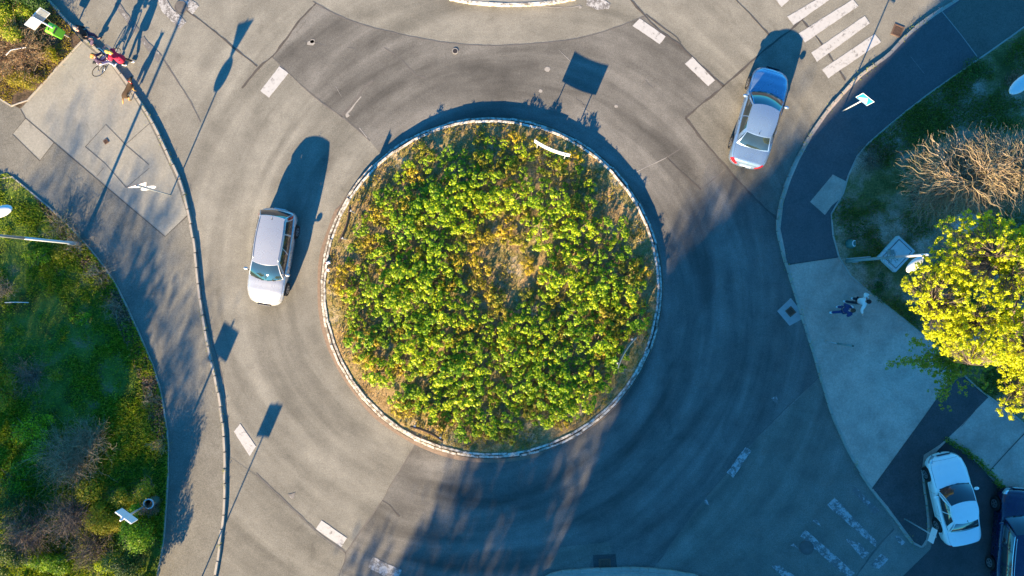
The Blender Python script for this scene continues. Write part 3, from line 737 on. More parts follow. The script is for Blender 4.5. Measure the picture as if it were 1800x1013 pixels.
# ---- shrubs of the left lawn
def mound(name, label, px, py, rx, ry, hgt, mat, n, lsz, seed, z0=.145, lump=.35, cat='shrub', group=None, rag=.5):
    """a dense shrub: leaves through a lumpy dome, stems inside"""
    rs = np.random.RandomState(seed); loc = P(px, py, z0)
    t = thing(name, label, cat, loc, 0, group)
    K = 9; n = int(n*1.5); lsz *= .8
    lo = rs.normal(size=(K, 3))*np.array([.42, .42, 0]); lr = rs.uniform(.28, .62, K); lo[0] = 0; lr[0] = .7; lz = rs.uniform(.25, .55, K); pk = rs.randint(0, K, n)
    d = rs.normal(size=(n, 3)); d[:, 2] = np.abs(d[:, 2])*1.1-.15; d /= np.linalg.norm(d, axis=1, keepdims=True)
    rad = rs.uniform(.55, 1.0, n)+np.where(rs.rand(n) < .12, rs.uniform(0, .35, n), 0)
    c = (lo[pk]+d*(rad*lr[pk])[:, None]); c[:, 2] = np.maximum(.04, lz[pk]*.9+d[:, 2]*rad*lr[pk]*.9); c = c*np.array([rx, ry, hgt])
    nor = d+rs.normal(size=(n, 3))*.6+np.array([0, 0, .3])
    MB().leaves(c, nor, rs.uniform(.6, 1.4, n)*lsz, .55).build('foliage', mat, t)
    sm = MB()
    for i in range(14):
        q = rs.normal(size=3); q[2] = abs(q[2])+.5; q /= np.linalg.norm(q); e = q*np.array([rx, ry, hgt])*.95
        sm.tube([(0, 0, -.05), tuple(e*.5+rs.normal(size=3)*.05), tuple(e)], [.02, .012, .005], 4, False)
    sm.build('stem', M['twig'], t); return t
def twiggy(name, label, px, py, rad, hgt, n, seed, mat='twig', leaf=None, nl=0, curl=.25, r0=.010, group=None, lean=(0, 0), cat='shrub', steps=6):
    rn = random.Random(seed); t = thing(name, label, cat, P(px, py, .145), 0, group); mb = MB(); tips = []
    for i in range(n):
        a = rn.uniform(0, 6.283); q = rn.random()**.6; st = Vector((rn.gauss(0, rad*.10), rn.gauss(0, rad*.10), 0))
        d = Vector((math.cos(a)*q*rad+lean[0], math.sin(a)*q*rad+lean[1], hgt*(1.05-.5*q)*rn.uniform(.6, 1.05)))
        pts = [st]; wv = Vector((0, 0, 0))
        for k in range(1, steps+1):
            wv += Vector((rn.gauss(0, 1), rn.gauss(0, 1), rn.gauss(0, .7)))*curl*rad/steps
            pts.append(st+d*(k/steps)+wv+Vector((0, 0, -.10*hgt*(k/steps)**3*q)))
        mb.tube(pts, [r0*(1-.75*k/steps) for k in range(steps+1)], 3, False); tips += pts[2:]
        for _ in range(3):
            k = rn.randint(2, steps-1); b = pts[k]; e = b+Vector((rn.gauss(0, .22), rn.gauss(0, .22), rn.uniform(-.02, .25)))*rad
            mb.tube([b, (b+e)/2+Vector((rn.gauss(0, .04), rn.gauss(0, .04), 0)), e], [r0*.5, r0*.4, r0*.2], 3, False); tips.append(e)
    mb.build('stem', M[mat], t)
    if leaf:
        T_ = np.array([tuple(p) for p in tips]); idx = np.random.randint(0, len(T_), nl)
        MB().leaves(T_[idx]+np.random.normal(size=(nl, 3))*.05, np.random.normal(size=(nl, 3))+np.array([0, 0, .6]), np.random.uniform(.03, .07, nl), .6).build('foliage', M[leaf], t)
    return t
mound('clipped_evergreen', 'rounded bright green evergreen bush at the top left corner', 8, 42, 1.25, 1.05, 1.6, M['grass'], 9000, .085, 101)
twiggy('withered_bush', 'brown withered bush below the round evergreen', 46, 84, 1.45, 1.1, 300, 102, 'willow', 'leaf_brown', 8000, .5, .010)
twiggy('withered_bush', 'dry russet bush tangle at the left edge under the evergreen', 2, 112, 1.1, .9, 180, 103, 'willow', 'leaf_brown', 4500, .5, .009)
mound('low_hedge_plant', 'small olive ground shrub beside the pale pavement corner', 45, 140, .7, .55, .5, M['leaf_olive'], 1400, .07, 104)
mound('low_hedge_plant', 'small green ground shrub between withered bush and pavement', 92, 100, .45, .4, .4, M['leaf_gold'], 900, .06, 105)
mound('dark_hedge', 'dark hedge bush along the kerb at the top left', 50, -8, 1.3, .8, 1.4, M['leaf_dark'], 4500, .09, 106)
LS = [(40,890,1.3,1.1,1.1,'leaf_dark','dark green shrub in the lower left thicket beside the brown twigs',3800),
 (190,905,1.05,.95,1.15,'leaf_gold','golden green shrub right behind the white cross shaped sign',4600),
 (225,868,.7,.6,.9,'leaf_gold','smaller yellow green shrub above the white cross shaped sign',2200),
 (258,925,.85,1.0,2.1,'leaf_bush','leafy shrub at the pavement edge just below the round bin',5200),
 (250,975,.85,.8,2.2,'leaf_dark','dense dark green shrub second from the bottom by the pavement',6000),
 (205,985,.9,.6,1.0,'leaf_bush','green shrub beside the scrap of white litter',2600),
 (255,1020,.8,.7,1.9,'leaf_bush','green shrub at the very bottom by the pavement edge',4800),
 (110,985,1.1,.7,.8,'leaf_bush','wide yellow green shrub at the bottom of the thicket',4200),
 (25,845,1.2,.9,.8,'leaf_bush','green shrub near the left edge above the thicket',2600),
 (15,690,.9,1.1,.9,'leaf_gold','sunlit yellow green bush on the left picture edge',2600),
 (60,760,1.2,1.0,.7,'leaf_bush','broad low green bush in the left lawn',2600),
 (35,970,.9,.8,.9,'leaf_dark','dark green shrub in the bottom left corner',2400),
 (150,560,.5,.5,.35,'leaf_bush','small lawn tuft bush in the middle of the left grass',600),
 (105,660,.35,.3,.6,'leaf_gold','small pale green sapling bush on the shaded grass',500),
 (268,850,.5,.7,1.7,'leaf_gold','narrow leafy shrub above the round bin at the edge',900),
 (118,440,.6,.5,.3,'leaf_gold','flat yellow green plant just below the lamp pole on the left lawn',900),
 (70,455,.8,.6,.35,'leaf_bush','flat green plant clump left of the lamp pole foot',1000)]
for i, (px, py, rx, ry, hh, mt, lb, n) in enumerate(LS): mound('lawn_shrub', lb, px, py, rx, ry, hh, M[mt], n, .085, 200+i, lump=.5)
TW = [(130,800,1.6,1.2,120,'sprawling leafless brown shrub in the middle of the thicket','willow',900),(60,925,1.3,1.3,120,'grey leafless shrub left of the golden shrub','twig',500),
 (135,905,1.2,1.4,110,'bare grey brown shrub touching the golden shrub','twig',600),(170,960,1.1,1.1,90,'bare brown shrub below the golden shrub','twig',500),(60,660,1.0,.8,70,'leafless shrub with a few olive leaves on the left grass','twig',500),
 (165,770,1.1,1.1,90,'pinkish leafless shrub above the thicket','willow',300),(140,422,.75,.9,46,'bare twiggy bush at the lamp pole foot','willow',120),(112,398,.8,1.0,46,'bare twiggy bush just above the lamp pole','willow',100),
 (180,480,.7,.9,40,'leafless bush at the lawn edge below the lamp pole','willow',120),(205,540,.6,.7,34,'low leafless bush by the lawn edging','willow',140),(270,700,.5,.7,26,'tuft of dry stalks at the lawn edging','willow',60),(285,780,.5,1.0,30,'dry stalk clump above the thicket at the pavement edge','willow',120),
 (278,880,.5,1.9,80,'twiggy shrub beside the round bin at the pavement','twig',200),(10,510,.8,.9,50,'bare yellowish shrub at the left picture edge','willow',300)]
for i, (px, py, rd, hh, n, lb, mt, nl) in enumerate(TW): twiggy('bare_shrub', lb, px, py, rd*1.12, hh*(1.25 if n > 80 else 1), int(n*2.4) if n > 80 else n, 300+i, mt, 'leaf_olive' if i % 4 == 3 else 'leaf_brown', nl*2)

# ---- curly willow bush on the right lawn
def curly(name, label, px, py, rad, hgt, n, seed, ex=1.0):
    rn = random.Random(seed); t = thing(name, label, 'shrub', P(px, py, .143)); mb = MB(); tr = MB()
    limbs = []
    for i in range(34):
        a = rn.uniform(0, 6.283); q = rn.uniform(.2, 1.0)
        e = Vector((math.cos(a)*q*rad*.75*ex, math.sin(a)*q*rad*.6, hgt*(.88-.3*q)*rn.uniform(.8, 1)))
        m_ = e*.5+Vector((rn.gauss(0, .15), rn.gauss(0, .15), .25))
        tr.tube(smooth_path([Vector((0,0,0)), m_, e], .25), .030 if i < 6 else .018, 4, False); limbs.append((m_, e))
    for i in range(n):
        m_, e = rn.choice(limbs); p = m_.lerp(e, rn.uniform(.35, 1.05))
        out = Vector((p.x, p.y, .3)).normalized(); a = math.atan2(out.y, out.x)+rn.gauss(0, .9); pts = [p.copy()]
        k = rn.randint(8, 15); ph = rn.uniform(0, 6.28); dr = rn.choice((-1, 1))*rn.uniform(.25, .6)
        for j in range(k):
            a += dr*math.sin(ph+j*.9)+rn.gauss(0, .12)
            p = p+Vector((math.cos(a), math.sin(a), rn.uniform(-.25, .28)+.05))*.105; pts.append(p.copy())
        mb.tube(pts, [.0115*(1-.65*j/k) for j in range(k+1)], 3, False)
    tr.build('trunk', M['bark'], t); mb.build('crown', M['willow'], t); return t
curly('curly_willow', 'wiry tan corkscrew willow bush above the yellow tree', 1600, 338, 1.9, 6.4, 1700, 401, 1.15)
curly('curly_willow', 'tan corkscrew willow bush partly cut by the right picture edge', 1665, 325, 2.1, 6.6, 1600, 402, 1.1)
curly('curly_willow', 'lone low shoot clump left of the corkscrew willow', 1600, 350, .7, 2.4, 60, 403)
# ---- yellow flowering maple
def maple():
    rn = random.Random(5); rs = np.random.RandomState(5)
    base = P(1668, 575, .143); t = thing('flowering_tree', 'maple in vivid yellow blossom at the right picture edge', 'tree', base)
    cen = Vector((-2.75, 1.0, 7.9)); R0 = Vector((4.1, 3.5, 2.0))
    tr = MB(); limbs = []
    fork = Vector((-.5, .2, 4.2)); tr.tube(smooth_path([Vector((0,0,-.1)), Vector((-.15,.05,2)), fork], .5), [.17, .16, .15, .145, .14, .135, .13, .125, .12, .12, .12, .12][:len(smooth_path([Vector((0,0,-.1)), Vector((-.15,.05,2)), fork], .5))], 8)
    for i in range(26):
        a = rn.uniform(0, 6.283); q = rn.uniform(.2, .9)
        e = cen+Vector((R0.x*q*math.cos(a), R0.y*q*math.sin(a), R0.z*rn.uniform(-.1, .7)*(1-q*q*.5)))
        m_ = fork.lerp(e, .5)+Vector((rn.gauss(0, .3), rn.gauss(0, .3), .5)); pp = smooth_path([fork, m_, e], .4)
        tr.tube(pp, [.06-.045*j/len(pp) for j in range(len(pp))], 5, False); limbs += pp[3:]
    tr.build('trunk', M['bark'], t)
    tw = MB(); C = []; N = []; S = []; L_ = [np.array(tuple(p)) for p in limbs]; LA = np.array(L_)
    cl = 0
    while cl < 5000:
        d = rs.normal(size=3); d /= np.linalg.norm(d); q = rs.uniform(.45, 1.0)
        if d[2] < -.25 or (d[0]*q < -.10 and d[1]*q < -.42-.35*(d[0]*q+.6)): continue
        bump = .95+.10*math.sin(3*math.atan2(d[1], d[0])+1.3)+.08*math.sin(7*math.atan2(d[1], d[0]))
        c = np.array(cen)+d*q*np.array(R0)*min(bump, 1.08)
        g = vnoise(np.array([c[0]]), np.array([c[1]]), .55, 31)[0]
        if rs.rand() > np.clip((g-.12)*3.6, .2, 1): continue
        j = np.argmin(np.sum((LA-c)**2, axis=1)); l = LA[j]
        tw.tube([tuple(l), tuple((l+c)/2+rs.normal(size=3)*.06), tuple(c)], [.010, .007, .004], 3, False)
        m_ = rs.randint(16, 28); dd = rs.normal(size=(m_, 3)); dd /= np.linalg.norm(dd, axis=1, keepdims=True)
        C.append(c+dd*rs.uniform(.025, .095, (m_, 1))); N.append(dd+rs.normal(size=(m_, 3))*.5+np.array([0, 0, .3])); S.append(rs.uniform(.045, .08, m_)); cl += 1
    tw.build('twigs', M['bark'], t)
    MB().leaves(np.concatenate(C), np.concatenate(N), np.concatenate(S), .8).build('crown', M['leaf_yellow'], t)
maple()
def sapling(name, label, px, py, h, rad, n, seed, mat):
    rn = random.Random(seed); rs = np.random.RandomState(seed); t = thing(name, label, 'tree', P(px, py, .143)); tr = MB(); pts = []
    tr.tube([(0,0,-.05), (-.1,0,h*.5), (-.25,-.1,h*.8)], [.07, .055, .03], 6)
    for i in range(22):
        a = rn.uniform(0, 6.283); q = rn.uniform(.3, 1); e = Vector((math.cos(a)*rad*q-1.7, math.sin(a)*rad*q*.8-.1, h*rn.uniform(.7, 1.0)))
        pp = smooth_path([Vector((-.1,0,h*.5)), Vector((-.1,0,h*.5)).lerp(e, .5)+Vector((rn.gauss(0,.1), rn.gauss(0,.1), .15)), e], .2)
        tr.tube(pp, [.02-.015*j/len(pp) for j in range(len(pp))], 4, False); pts += pp[2:]
    tr.build('trunk', M['bark'], t); LA = np.array([tuple(p) for p in pts]); idx = rs.randint(0, len(LA), n); C = []; N = []; S = []
    for i in idx:
        c = LA[i]+rs.normal(size=3)*.14; m_ = 11; dd = rs.normal(size=(m_, 3)); dd /= np.linalg.norm(dd, axis=1, keepdims=True)
        C.append(c+dd*.06); N.append(dd+np.array([0, 0, .7])); S.append(rs.uniform(.05, .085, m_))
    MB().leaves(np.concatenate(C), np.concatenate(N), np.concatenate(S), .75).build('crown', M[mat], t)
sapling('young_tree', 'small lime green tree leaning over the pavement below the yellow maple', 1630, 622, 4.4, 1.9, 1000, 77, 'leaf_lime')
mound('shade_bush', 'dark brown bush in the shade near the upper right corner', 1772, 145, .55, .5, .7, M['leaf_brown'], 1000, .08, 410)
mound('shade_bush', 'dark green bush at the lawn edge near the upper right', 1712, 128, .8, .55, .7, M['leaf_dark'], 1500, .08, 411)
mound('shade_bush', 'dark green bush by the concrete hatch on the right lawn', 1548, 505, .55, .5, .4, M['leaf_dark'], 800, .07, 412)
mound('shade_bush', 'low reddish heather clump at the curve of the right lawn edge', 1530, 285, 1.0, .7, .3, M['leaf_brown'], 900, .06, 413)
# ================================================================== STREET FURNITURE
def plate(mbF, pts, T, th=0.004, flip=1):
    """flat plate: pts (a, z) in the plane spanned by tangent T and up; thickness th"""
    N = Vector((-T.y, T.x, 0)); vs = []
    for sgn in (-1, 1):
        for a, z in pts: vs.append(T*a+Vector((0, 0, z))+N*sgn*th/2)
    n = len(pts); fs = [tuple(range(n-1, -1, -1)), tuple(range(n, 2*n))]+[(i, (i+1) % n, n+(i+1) % n, n+i) for i in range(n)]
    mbF.add(vs, fs)
def circ2(r, zc, n=24): return [(r*math.cos(2*math.pi*k/n), zc+r*math.sin(2*math.pi*k/n)) for k in range(n)]
def sign_post(t, h, r=.03, mat='galv', lean=(0, 0)):
    mb = MB().tube([(0, 0, -.02), (lean[0]*.5, lean[1]*.5, h*.5), (lean[0], lean[1], h)], r, 10); o = mb.build('pole', M[mat], t, True)
    cp = MB().ball((lean[0], lean[1], h), (r*1.1, r*1.1, .015), 8, 4); cp.build('cap', M['trim'], t); return o
def offs(N, d, o): o.location = N*d; return o
# give way + round sign on one pole (one in the picture, one just below it)
def giveway(label, px, py, ang, z0, h=2.85):
    t = thing('road_sign', label, 'road sign', P(px, py, z0), 0, 'give way signs on poles'); sign_post(t, h)
    T = Vector((math.cos(ang), math.sin(ang), 0)); N = Vector((-T.y, T.x, 0))
    def tri(s, zc): return [(0, zc-s*.577), (s*.5, zc+s*.289), (-s*.5, zc+s*.289)]
    for nm, pts, d, m_, in (('triangle_plate', tri(.80, h-.28), .040, 'sign_white'), ('triangle_border', tri(.80, h-.28), .046, 'sign_red'), ('triangle_field', tri(.52, h-.28), .052, 'sign_white')):
        mb = MB(); plate(mb, pts, T); offs(N, d, mb.build(nm, M[m_], t))
    for nm, r, d, m_ in (('round_plate', .30, .040, 'sign_white'), ('round_field', .295, .046, 'sign_blue')):
        mb = MB(); plate(mb, circ2(r, h-.95), T); offs(N, d, mb.build(nm, M[m_], t))
    mb = MB().box((0, 0, h-.25), (.10, .09, .03)).box((0, 0, h-.9), (.10, .09, .03)); mb.build('bracket', M['galv'], t); return t
giveway('triangular sign over a round one on a pole in the pale left pavement', 300, 343, R(17), .12)
giveway('triangular sign over a round one outside the lower picture edge', 829, 1112, R(15), .12)
# pedestrian crossing sign (upper right)
t = thing('crossing_sign', 'blue pedestrian crossing sign on a white pole by the zebra stripes', 'road sign', P(1480, 196, .12))
sign_post(t, 2.35, .03, 'white_metal')
ang = R(-38); T = Vector((math.cos(ang), math.sin(ang), 0)); N = Vector((-T.y, T.x, 0))
def sq(s, zc): return [(-s/2, zc-s/2), (s/2, zc-s/2), (s/2, zc+s/2), (-s/2, zc+s/2)]
for nm, pts, d, m_ in (('plate', sq(.62, 2.1), -.040, 'sign_white'), ('blue_field', sq(.58, 2.1), -.046, 'sign_blue'), ('white_triangle', [(-.23, 1.90), (.23, 1.90), (0, 2.32)], -.052, 'sign_white')):
    mb = MB(); plate(mb, pts, T); offs(N, d, mb.build(nm, M[m_], t))
mb = MB(); plate(mb, circ2(.022, 2.17, 10), T); plate(mb, [(-.03, 2.04), (.025, 2.05), (.02, 2.15), (-.015, 2.15)], T); plate(mb, [(-.02, 2.04), (-.09, 1.93), (-.065, 1.93), (0, 2.03)], T); plate(mb, [(0, 2.04), (.07, 1.93), (.095, 1.935), (.03, 2.05)], T)
offs(N, -.058, mb.build('walking_figure', M['trim'], t))
# plate sign beside the parked white car
def square_sign(name, label, px, py, z0, h, ang, w_, hh, mat='sign_white', pole='galv', r=.03, group=None, lean=(0,0)):
    t = thing(name, label, 'road sign', P(px, py, z0), 0, group); sign_post(t, h, r, pole, lean)
    T = Vector((math.cos(ang), math.sin(ang), 0)); N = Vector((-T.y, T.x, 0)); mb = MB()
    plate(mb, [(-w_/2, h-hh-.04), (w_/2, h-hh-.04), (w_/2, h-.04), (-w_/2, h-.04)], T, .006)
    o = mb.build('plate', M[mat], t); o.location = N*(r+.012)+Vector((lean[0], lean[1], 0)); 
    MB().box((lean[0], lean[1], h-.15), (.09, .09, .025)).build('bracket', M['galv'], t); return t
square_sign('road_sign', 'thin pole with a small pale plate standing against the white parked car', 1590, 912, .12, 2.4, R(72), .62, .38)
square_sign('road_sign', 'upright pole with a plate facing off the lower left picture edge', 346, 1035, .12, 3.0, R(-5), .60, .56, 'sign_white', group='plate signs by the left pavement')
# plain slim pole on the right pavement
t = thing('marker_pole', 'slim two tone pole leaning over the pavement below the two walkers', 'pole', P(1450, 600, .12))
MB().tube([(0, 0, 0), (0, -.01, 1.2)], .026, 8).build('lower_tube', M['galv'], t, True)
MB().tube([(0, -.01, 1.2), (.0, .0, 2.55)], .045, 8).build('upper_tube', M['pole_green'], t, True)
MB().tube([(0, 0, 2.55), (0, 0, 2.62)], .03, 8).build('cap', M['black'], t)
# white sign with round bin at the left pavement
t = thing('plate_sign', 'white cross shaped sign on a pole above the golden shrub', 'road sign', P(274, 878, .145))
MB().tube([(0, 0, 0), (0, 0, 1.55)], .035, 10).build('pole', M['pole_green'], t, True)
MB().tube([(0, 0, 1.55), (0, 0, 2.85)], .045, 10).build('upper_pole', M['white_metal'], t, True)
ang = R(-36); T = Vector((math.cos(ang), math.sin(ang), 0)); N = Vector((-T.y, T.x, 0)); mb = MB()
plate(mb, [(-.42, 2.22), (.42, 2.22), (.42, 2.72), (-.42, 2.72)], T, .05); offs(N, .07, mb.build('plate', M['sign_white'], t))
MB().tube([N*-.06+T*-.14+Vector((0, 0, 2.42)), N*-.16+T*-.14+Vector((0, 0, 2.42))], .05, 10).build('lamp', M['clear_lamp'], t)
t = thing('round_bin', 'open round bin in dull green with a pale rim beside the shrub pole', 'litter bin', P(281, 874, .145))
MB().lathe([(.13, .35), (.19, .4), (.21, .95), (.215, .97), (.17, .97), (.165, .95), (.14, .5), (.001, .48)], m=20).build('drum', M['teal_bin'], t, True)
MB().lathe([(.185, .96), (.235, .96), (.235, 1.0), (.185, 1.0), (.185, .96)], m=24).build('rim', M['white_metal'], t)
MB().tube([(0, 0, 0), (0, 0, .42)], .03, 8).build('stand', M['teal_bin'], t)
# top left sign with lime bin
t = thing('plate_sign', 'pale square sign on a white pole at the top left corner lawn', 'road sign', P(122, 66, .145))
sign_post(t, 2.45, .035, 'white_metal'); ang = R(47); T = Vector((math.cos(ang), math.sin(ang), 0)); N = Vector((-T.y, T.x, 0))
mb = MB(); plate(mb, [(-.5, 1.75), (.5, 1.75), (.5, 2.38), (-.5, 2.38)], T, .02); offs(N, .055, mb.build('plate', M['sign_white'], t))
mb = MB(); plate(mb, [(.02, 1.80), (.46, 1.80), (.46, 2.34), (.02, 2.34)], T); offs(N, -.0, mb.build('rear_panel', M['galv'], t)).location = N*.038
MB().box((0, .0, 2.2), (.09, .09, .025)).build('bracket', M['galv'], t)
t = thing('litter_bin', 'lime green litter bin fixed to the sign pole at the upper left', 'litter bin', P(119, 67, .145), R(-27))
b_ = MB().box((-.04, 0, .75), (.38, .40, .62), top=1.12); bevel(b_.build('body', M['lime_bin'], t), .04, 3)
b_ = MB().box((-.04, 0, 1.115), (.46, .50, .12), top=.62); bevel(b_.build('lid', M['lime_bin'], t), .03, 3)
MB().box((.165, 0, 1.10), (.05, .30, .07), m=Matrix.Rotation(R(25), 3, 'Y')).build('slot', M['black'], t)
MB().box((-.06, -.02, 1.180), (.05, .20, .012)).build('lock_plate', M['black'], t)
# chevron boards on the island
def chevron_board(label, p1, p2, zt, zb, sag, mat):
    a, b = P(*p1, zt), P(*p2, zt); mid = (a+b)/2; base = Vector((mid.x, mid.y, .30)); t = thing('chevron_board', label, 'road sign', base, 0, 'curved boards on the island rim')
    d = (b-a); L = d.length; d.normalize(); n = Vector((-d.y, d.x, 0)); 
    if n.dot(mid-IC) < 0: n = -n
    vs = []; K = 14
    for th in (0, .03):
        for i in range(K+1):
            s_ = i/K*2-1; off = sag*(1-s_*s_)
            q = d*(s_*L/2)-n*(off+th); vs += [(q.x, q.y, zb-.30), (q.x, q.y, zt-.30)]
    fs = []; m_ = 2*(K+1)
    for i in range(K):
        fs += [(2*i, 2*i+2, 2*i+3, 2*i+1), (m_+2*i, m_+2*i+1, m_+2*i+3, m_+2*i+2), (2*i+1, 2*i+3, m_+2*i+3, m_+2*i+1), (2*i, m_+2*i, m_+2*i+2, 2*i+2)]
    fs += [(0, 1, m_+1, m_), (2*K, m_+2*K, m_+2*K+1, 2*K+1)]
    MB().add(vs, fs).build('panel', M[mat], t)
    for s_ in (-.78, .78):
        q = d*(s_*L/2)-n*(sag*(1-s_*s_)+.06)
        lg = MB().tube([(q.x, q.y, -.1), (q.x, q.y, zt-.32)], .026, 8).build('leg', M['galv'], t)
        MB().box((q.x-n.x*.03, q.y-n.y*.03, zt-.37), (.07, .07, .10)).build('clamp', M['white_metal'], lg)
        MB().ball((q.x, q.y, zt-.315), (.03, .03, .012), 8, 4).build('cap', M['black'], lg)
    return t
chevron_board('white curved board on two legs at the upper right rim of the island', (940, 245), (1003, 271), 1.62, 1.12, .09, 'sign_white')
chevron_board('thin board seen edge on at the left rim of the island', (613, 362), (594, 424), 1.35, .9, .10, 'rust_iron')
chevron_board('thin greenish board at the shaded lower right rim of the island', (1120, 594), (1087, 648), 1.2, .8, .10, 'pole_green')
chevron_board('low brown board on two legs at the lower left rim of the island', (720, 752), (778, 778), 1.15, .75, .10, 'rust_iron')
for i, (px, py, lb) in enumerate([(577, 462, 'upper of two small white kerb reflectors at the left island rim'), (577, 475, 'lower of two small white kerb reflectors at the left island rim')]):
    t = thing('kerb_reflector', lb, 'reflector', P(px, py, .36), R(20-30*i), 'white reflectors at the island rim')
    bevel(MB().box((0, 0, .05), (.22-.04*i, .13, .10), top=.7).build('body', M['sign_white'], t), .015)
    MB().box((-.105+.02*i, 0, .06), (.02, .08, .05)).build('lens', M['red_glass'], t)
# street lamps
def lamp(label, px, py, h, tip_px, z0=.145, lum=(.42, .2, .10), mats=('galv', 'white_metal'), split=.5, droop=True, back=.0, group='street lamps'):
    b = P(px, py, z0); t = thing('street_lamp', label, 'street lamp', b, 0, group)
    e = P(*tip_px, h); e = e-b; d = Vector((e.x, e.y, 0)); d.normalize()
    zs = h*split
    MB().tube([(0, 0, 0), (0, 0, .9), (0, 0, .92), (0, 0, zs)], [.085, .085, .065, .06], 12).build('pole', M[mats[0]], t, True)
    MB().tube([(0, 0, zs), (0, 0, h)], [.06, .045], 12).build('upper_pole', M[mats[1]], t, True)
    MB().box((0, -.085, .75), (.10, .02, .35)).build('service_door', M['galv'], t)
    MB().tube(smooth_path([Vector((0, 0, h-.05)), Vector((0, 0, h-.02))+d*.12, Vector((e.x, e.y, h-z0))-d*lum[0]*.8], .1), .022, 8).build('arm', M[mats[1]], t, True)
    rot = Matrix.Rotation(math.atan2(d.y, d.x), 3, 'Z'); hd = MB().ball((e.x, e.y, h-z0), lum, 16, 10, rot).build('lamp_head', M['lamp_shell'], t, True)
    MB().ball((e.x, e.y, h-z0-.04), (lum[0]*.8, lum[1]*.8, lum[2]*.8), 12, 6, rot).build('diffuser', M['clear_lamp'], hd, True)
    return t
lamp('street lamp with grey pole rising from the left lawn edge', 143, 429, 7.4, (2, 372), .145, (.42, .2, .11), ('galv', 'galv'))
lamp('street lamp outside the lower picture edge', 672, 1318, 7.0, (700, 1400), .12, (.42, .2, .11), ('galv', 'galv'))
lamp('street lamp reaching in over the shaded lawn at the upper right edge', 1836, 60, 5.6, (1797, 147), .145, (.62, .26, .12), ('galv', 'galv'))
t = lamp('street lamp with white oval head between concrete hatch and yellow tree', 1489, 459, 6.1, (1608, 465), .145, (.41, .185, .12), ('pole_green', 'white_metal'), .66)  # pole colours carry the light: shaded green below, sunlit white above the house shadow
MB().tube([(-.02, .10, 0), (0.02, .10, 2.0)], .028, 8).build('side_tube', M['galv'], t)
rn = random.Random(4); mb = MB()
for _ in range(26):
    a = rn.uniform(0, 6.28); p = Vector((0, 0, rn.uniform(3.3, 3.9))); mb.tube([p, p+Vector((math.cos(a)*.18, math.sin(a)*.26, rn.uniform(-.1, .12))), p+Vector((math.cos(a+.5)*.26, math.sin(a+.5)*.36, rn.uniform(-.1, .1)))], [.012, .01, .006], 4)
mb.box((.02, .22, 3.6), (.16, .2, .22)); mb.build('bracket', M['pole_green'], t)
# hatch, boulder, standpipe, litter
t = thing('concrete_hatch', 'pale square concrete hatch with a framed lid on the right lawn', 'utility hatch', P(1572, 447, .143), R(47))
bevel(MB().box((0, 0, .12), (1.32, 1.05, .26)).build('frame', M['concrete_pale'], t), .02)
bevel(MB().box((0, 0, .265), (1.02, .76, .03)).build('lid', M['concrete_pale'], t), .008)
mb = MB()
for sx in (-1, 1): mb.box((sx*.53, 0, .256), (.018, .82, .02))
for sy in (-1, 1): mb.box((0, sy*.40, .256), (1.08, .018, .02))
mb.build('gap', M['iron'], t)
rs = np.random.RandomState(3); mbb = MB().ball((0, 0, .30), (.62, .50, .42), 8, 5); mbb.v = [(x*(1+.16*math.sin(i*2.3)), y*(1+.14*math.cos(i*1.7)), z*(1+.1*math.sin(i))) for i, (x, y, z) in enumerate(mbb.v)]
tag(mbb.build('boulder', M['stone'], None, False, P(1690, 392, .12)), 'pale faceted boulder half under the yellow tree', 'boulder')
t = thing('standpipe', 'dark squat hydrant with a pale curved handle on the right lawn', 'hydrant', P(1494, 429, .143))
MB().lathe([(.22, 0), (.22, .12), (.17, .2), (.12, .34), (.001, .36)], m=14).build('body', M['teal_bin'], t, True)
MB().tube([(.08*math.cos(a), .13*math.sin(a), .42) for a in [R(q) for q in range(60, 320, 20)]], .022, 6).build('handle', M['white_metal'], t)
t = tag(MB().add([(-.1,-.12,0),(.12,-.08,.03),(.08,.14,.02),(.02,.05,.09),(-.11,.1,.03)], [(0,1,3),(1,2,3),(2,4,3),(4,0,3)]).build('litter', M['sign_white'], None, False, P(206, 996, .95)), 'crumpled scrap of white litter caught in the bottom shrubs', 'litter')
t = tag(MB().tube([(0,0,.05),(.5,.02,.09),(1.1,0,.06)], .02, 5).build('cut_branch', M['concrete_pale'], None, False, P(10, 532, .2)), 'pale straight stick lying on the left grass', 'stick')
t = tag(MB().tube([(0,0,.05),(.3,.2,.15),(.9,.35,.06)], .02, 5).build('cut_branch', M['concrete_pale'], None, False, P(12, 98, .9)), 'bare pale branch lying on the withered bush', 'stick')

# ================================================================== CARS
def patch(mb, fn, u0, u1, v0, v1, nu, nv, off=0.0):
    vs = []; e = 1e-3
    for i in range(nu+1):
        for j in range(nv+1):
            a = u0+(u1-u0)*i/nu; b = v0+(v1-v0)*j/nv; p = fn(a, b)
            if off:
                du = fn(a+e, b)-fn(a-e, b); dv = fn(a, b+e)-fn(a, b-e); n = du.cross(dv)
                n = n.normalized() if n.length > 1e-12 else Vector((0, 0, 1)); 
                if n.dot(p-Vector((p.x*.9, 0, .35))) < 0: n = -n
                p = p+n*off
            vs.append(p)
    k = nv+1; fs = [(i*k+j, (i+1)*k+j, (i+1)*k+j+1, i*k+j+1) for i in range(nu) for j in range(nv)]
    return mb.add(vs, fs)
def interp(x, tab):
    if x <= tab[0][0]: return tab[0][1]
    for (a, p), (b, q) in zip(tab, tab[1:]):
        if x <= b:
            t_ = (x-a)/(b-a); t_ = t_*t_*(3-2*t_)*.5+t_*.5; return p+(q-p)*t_
    return tab[-1][1]
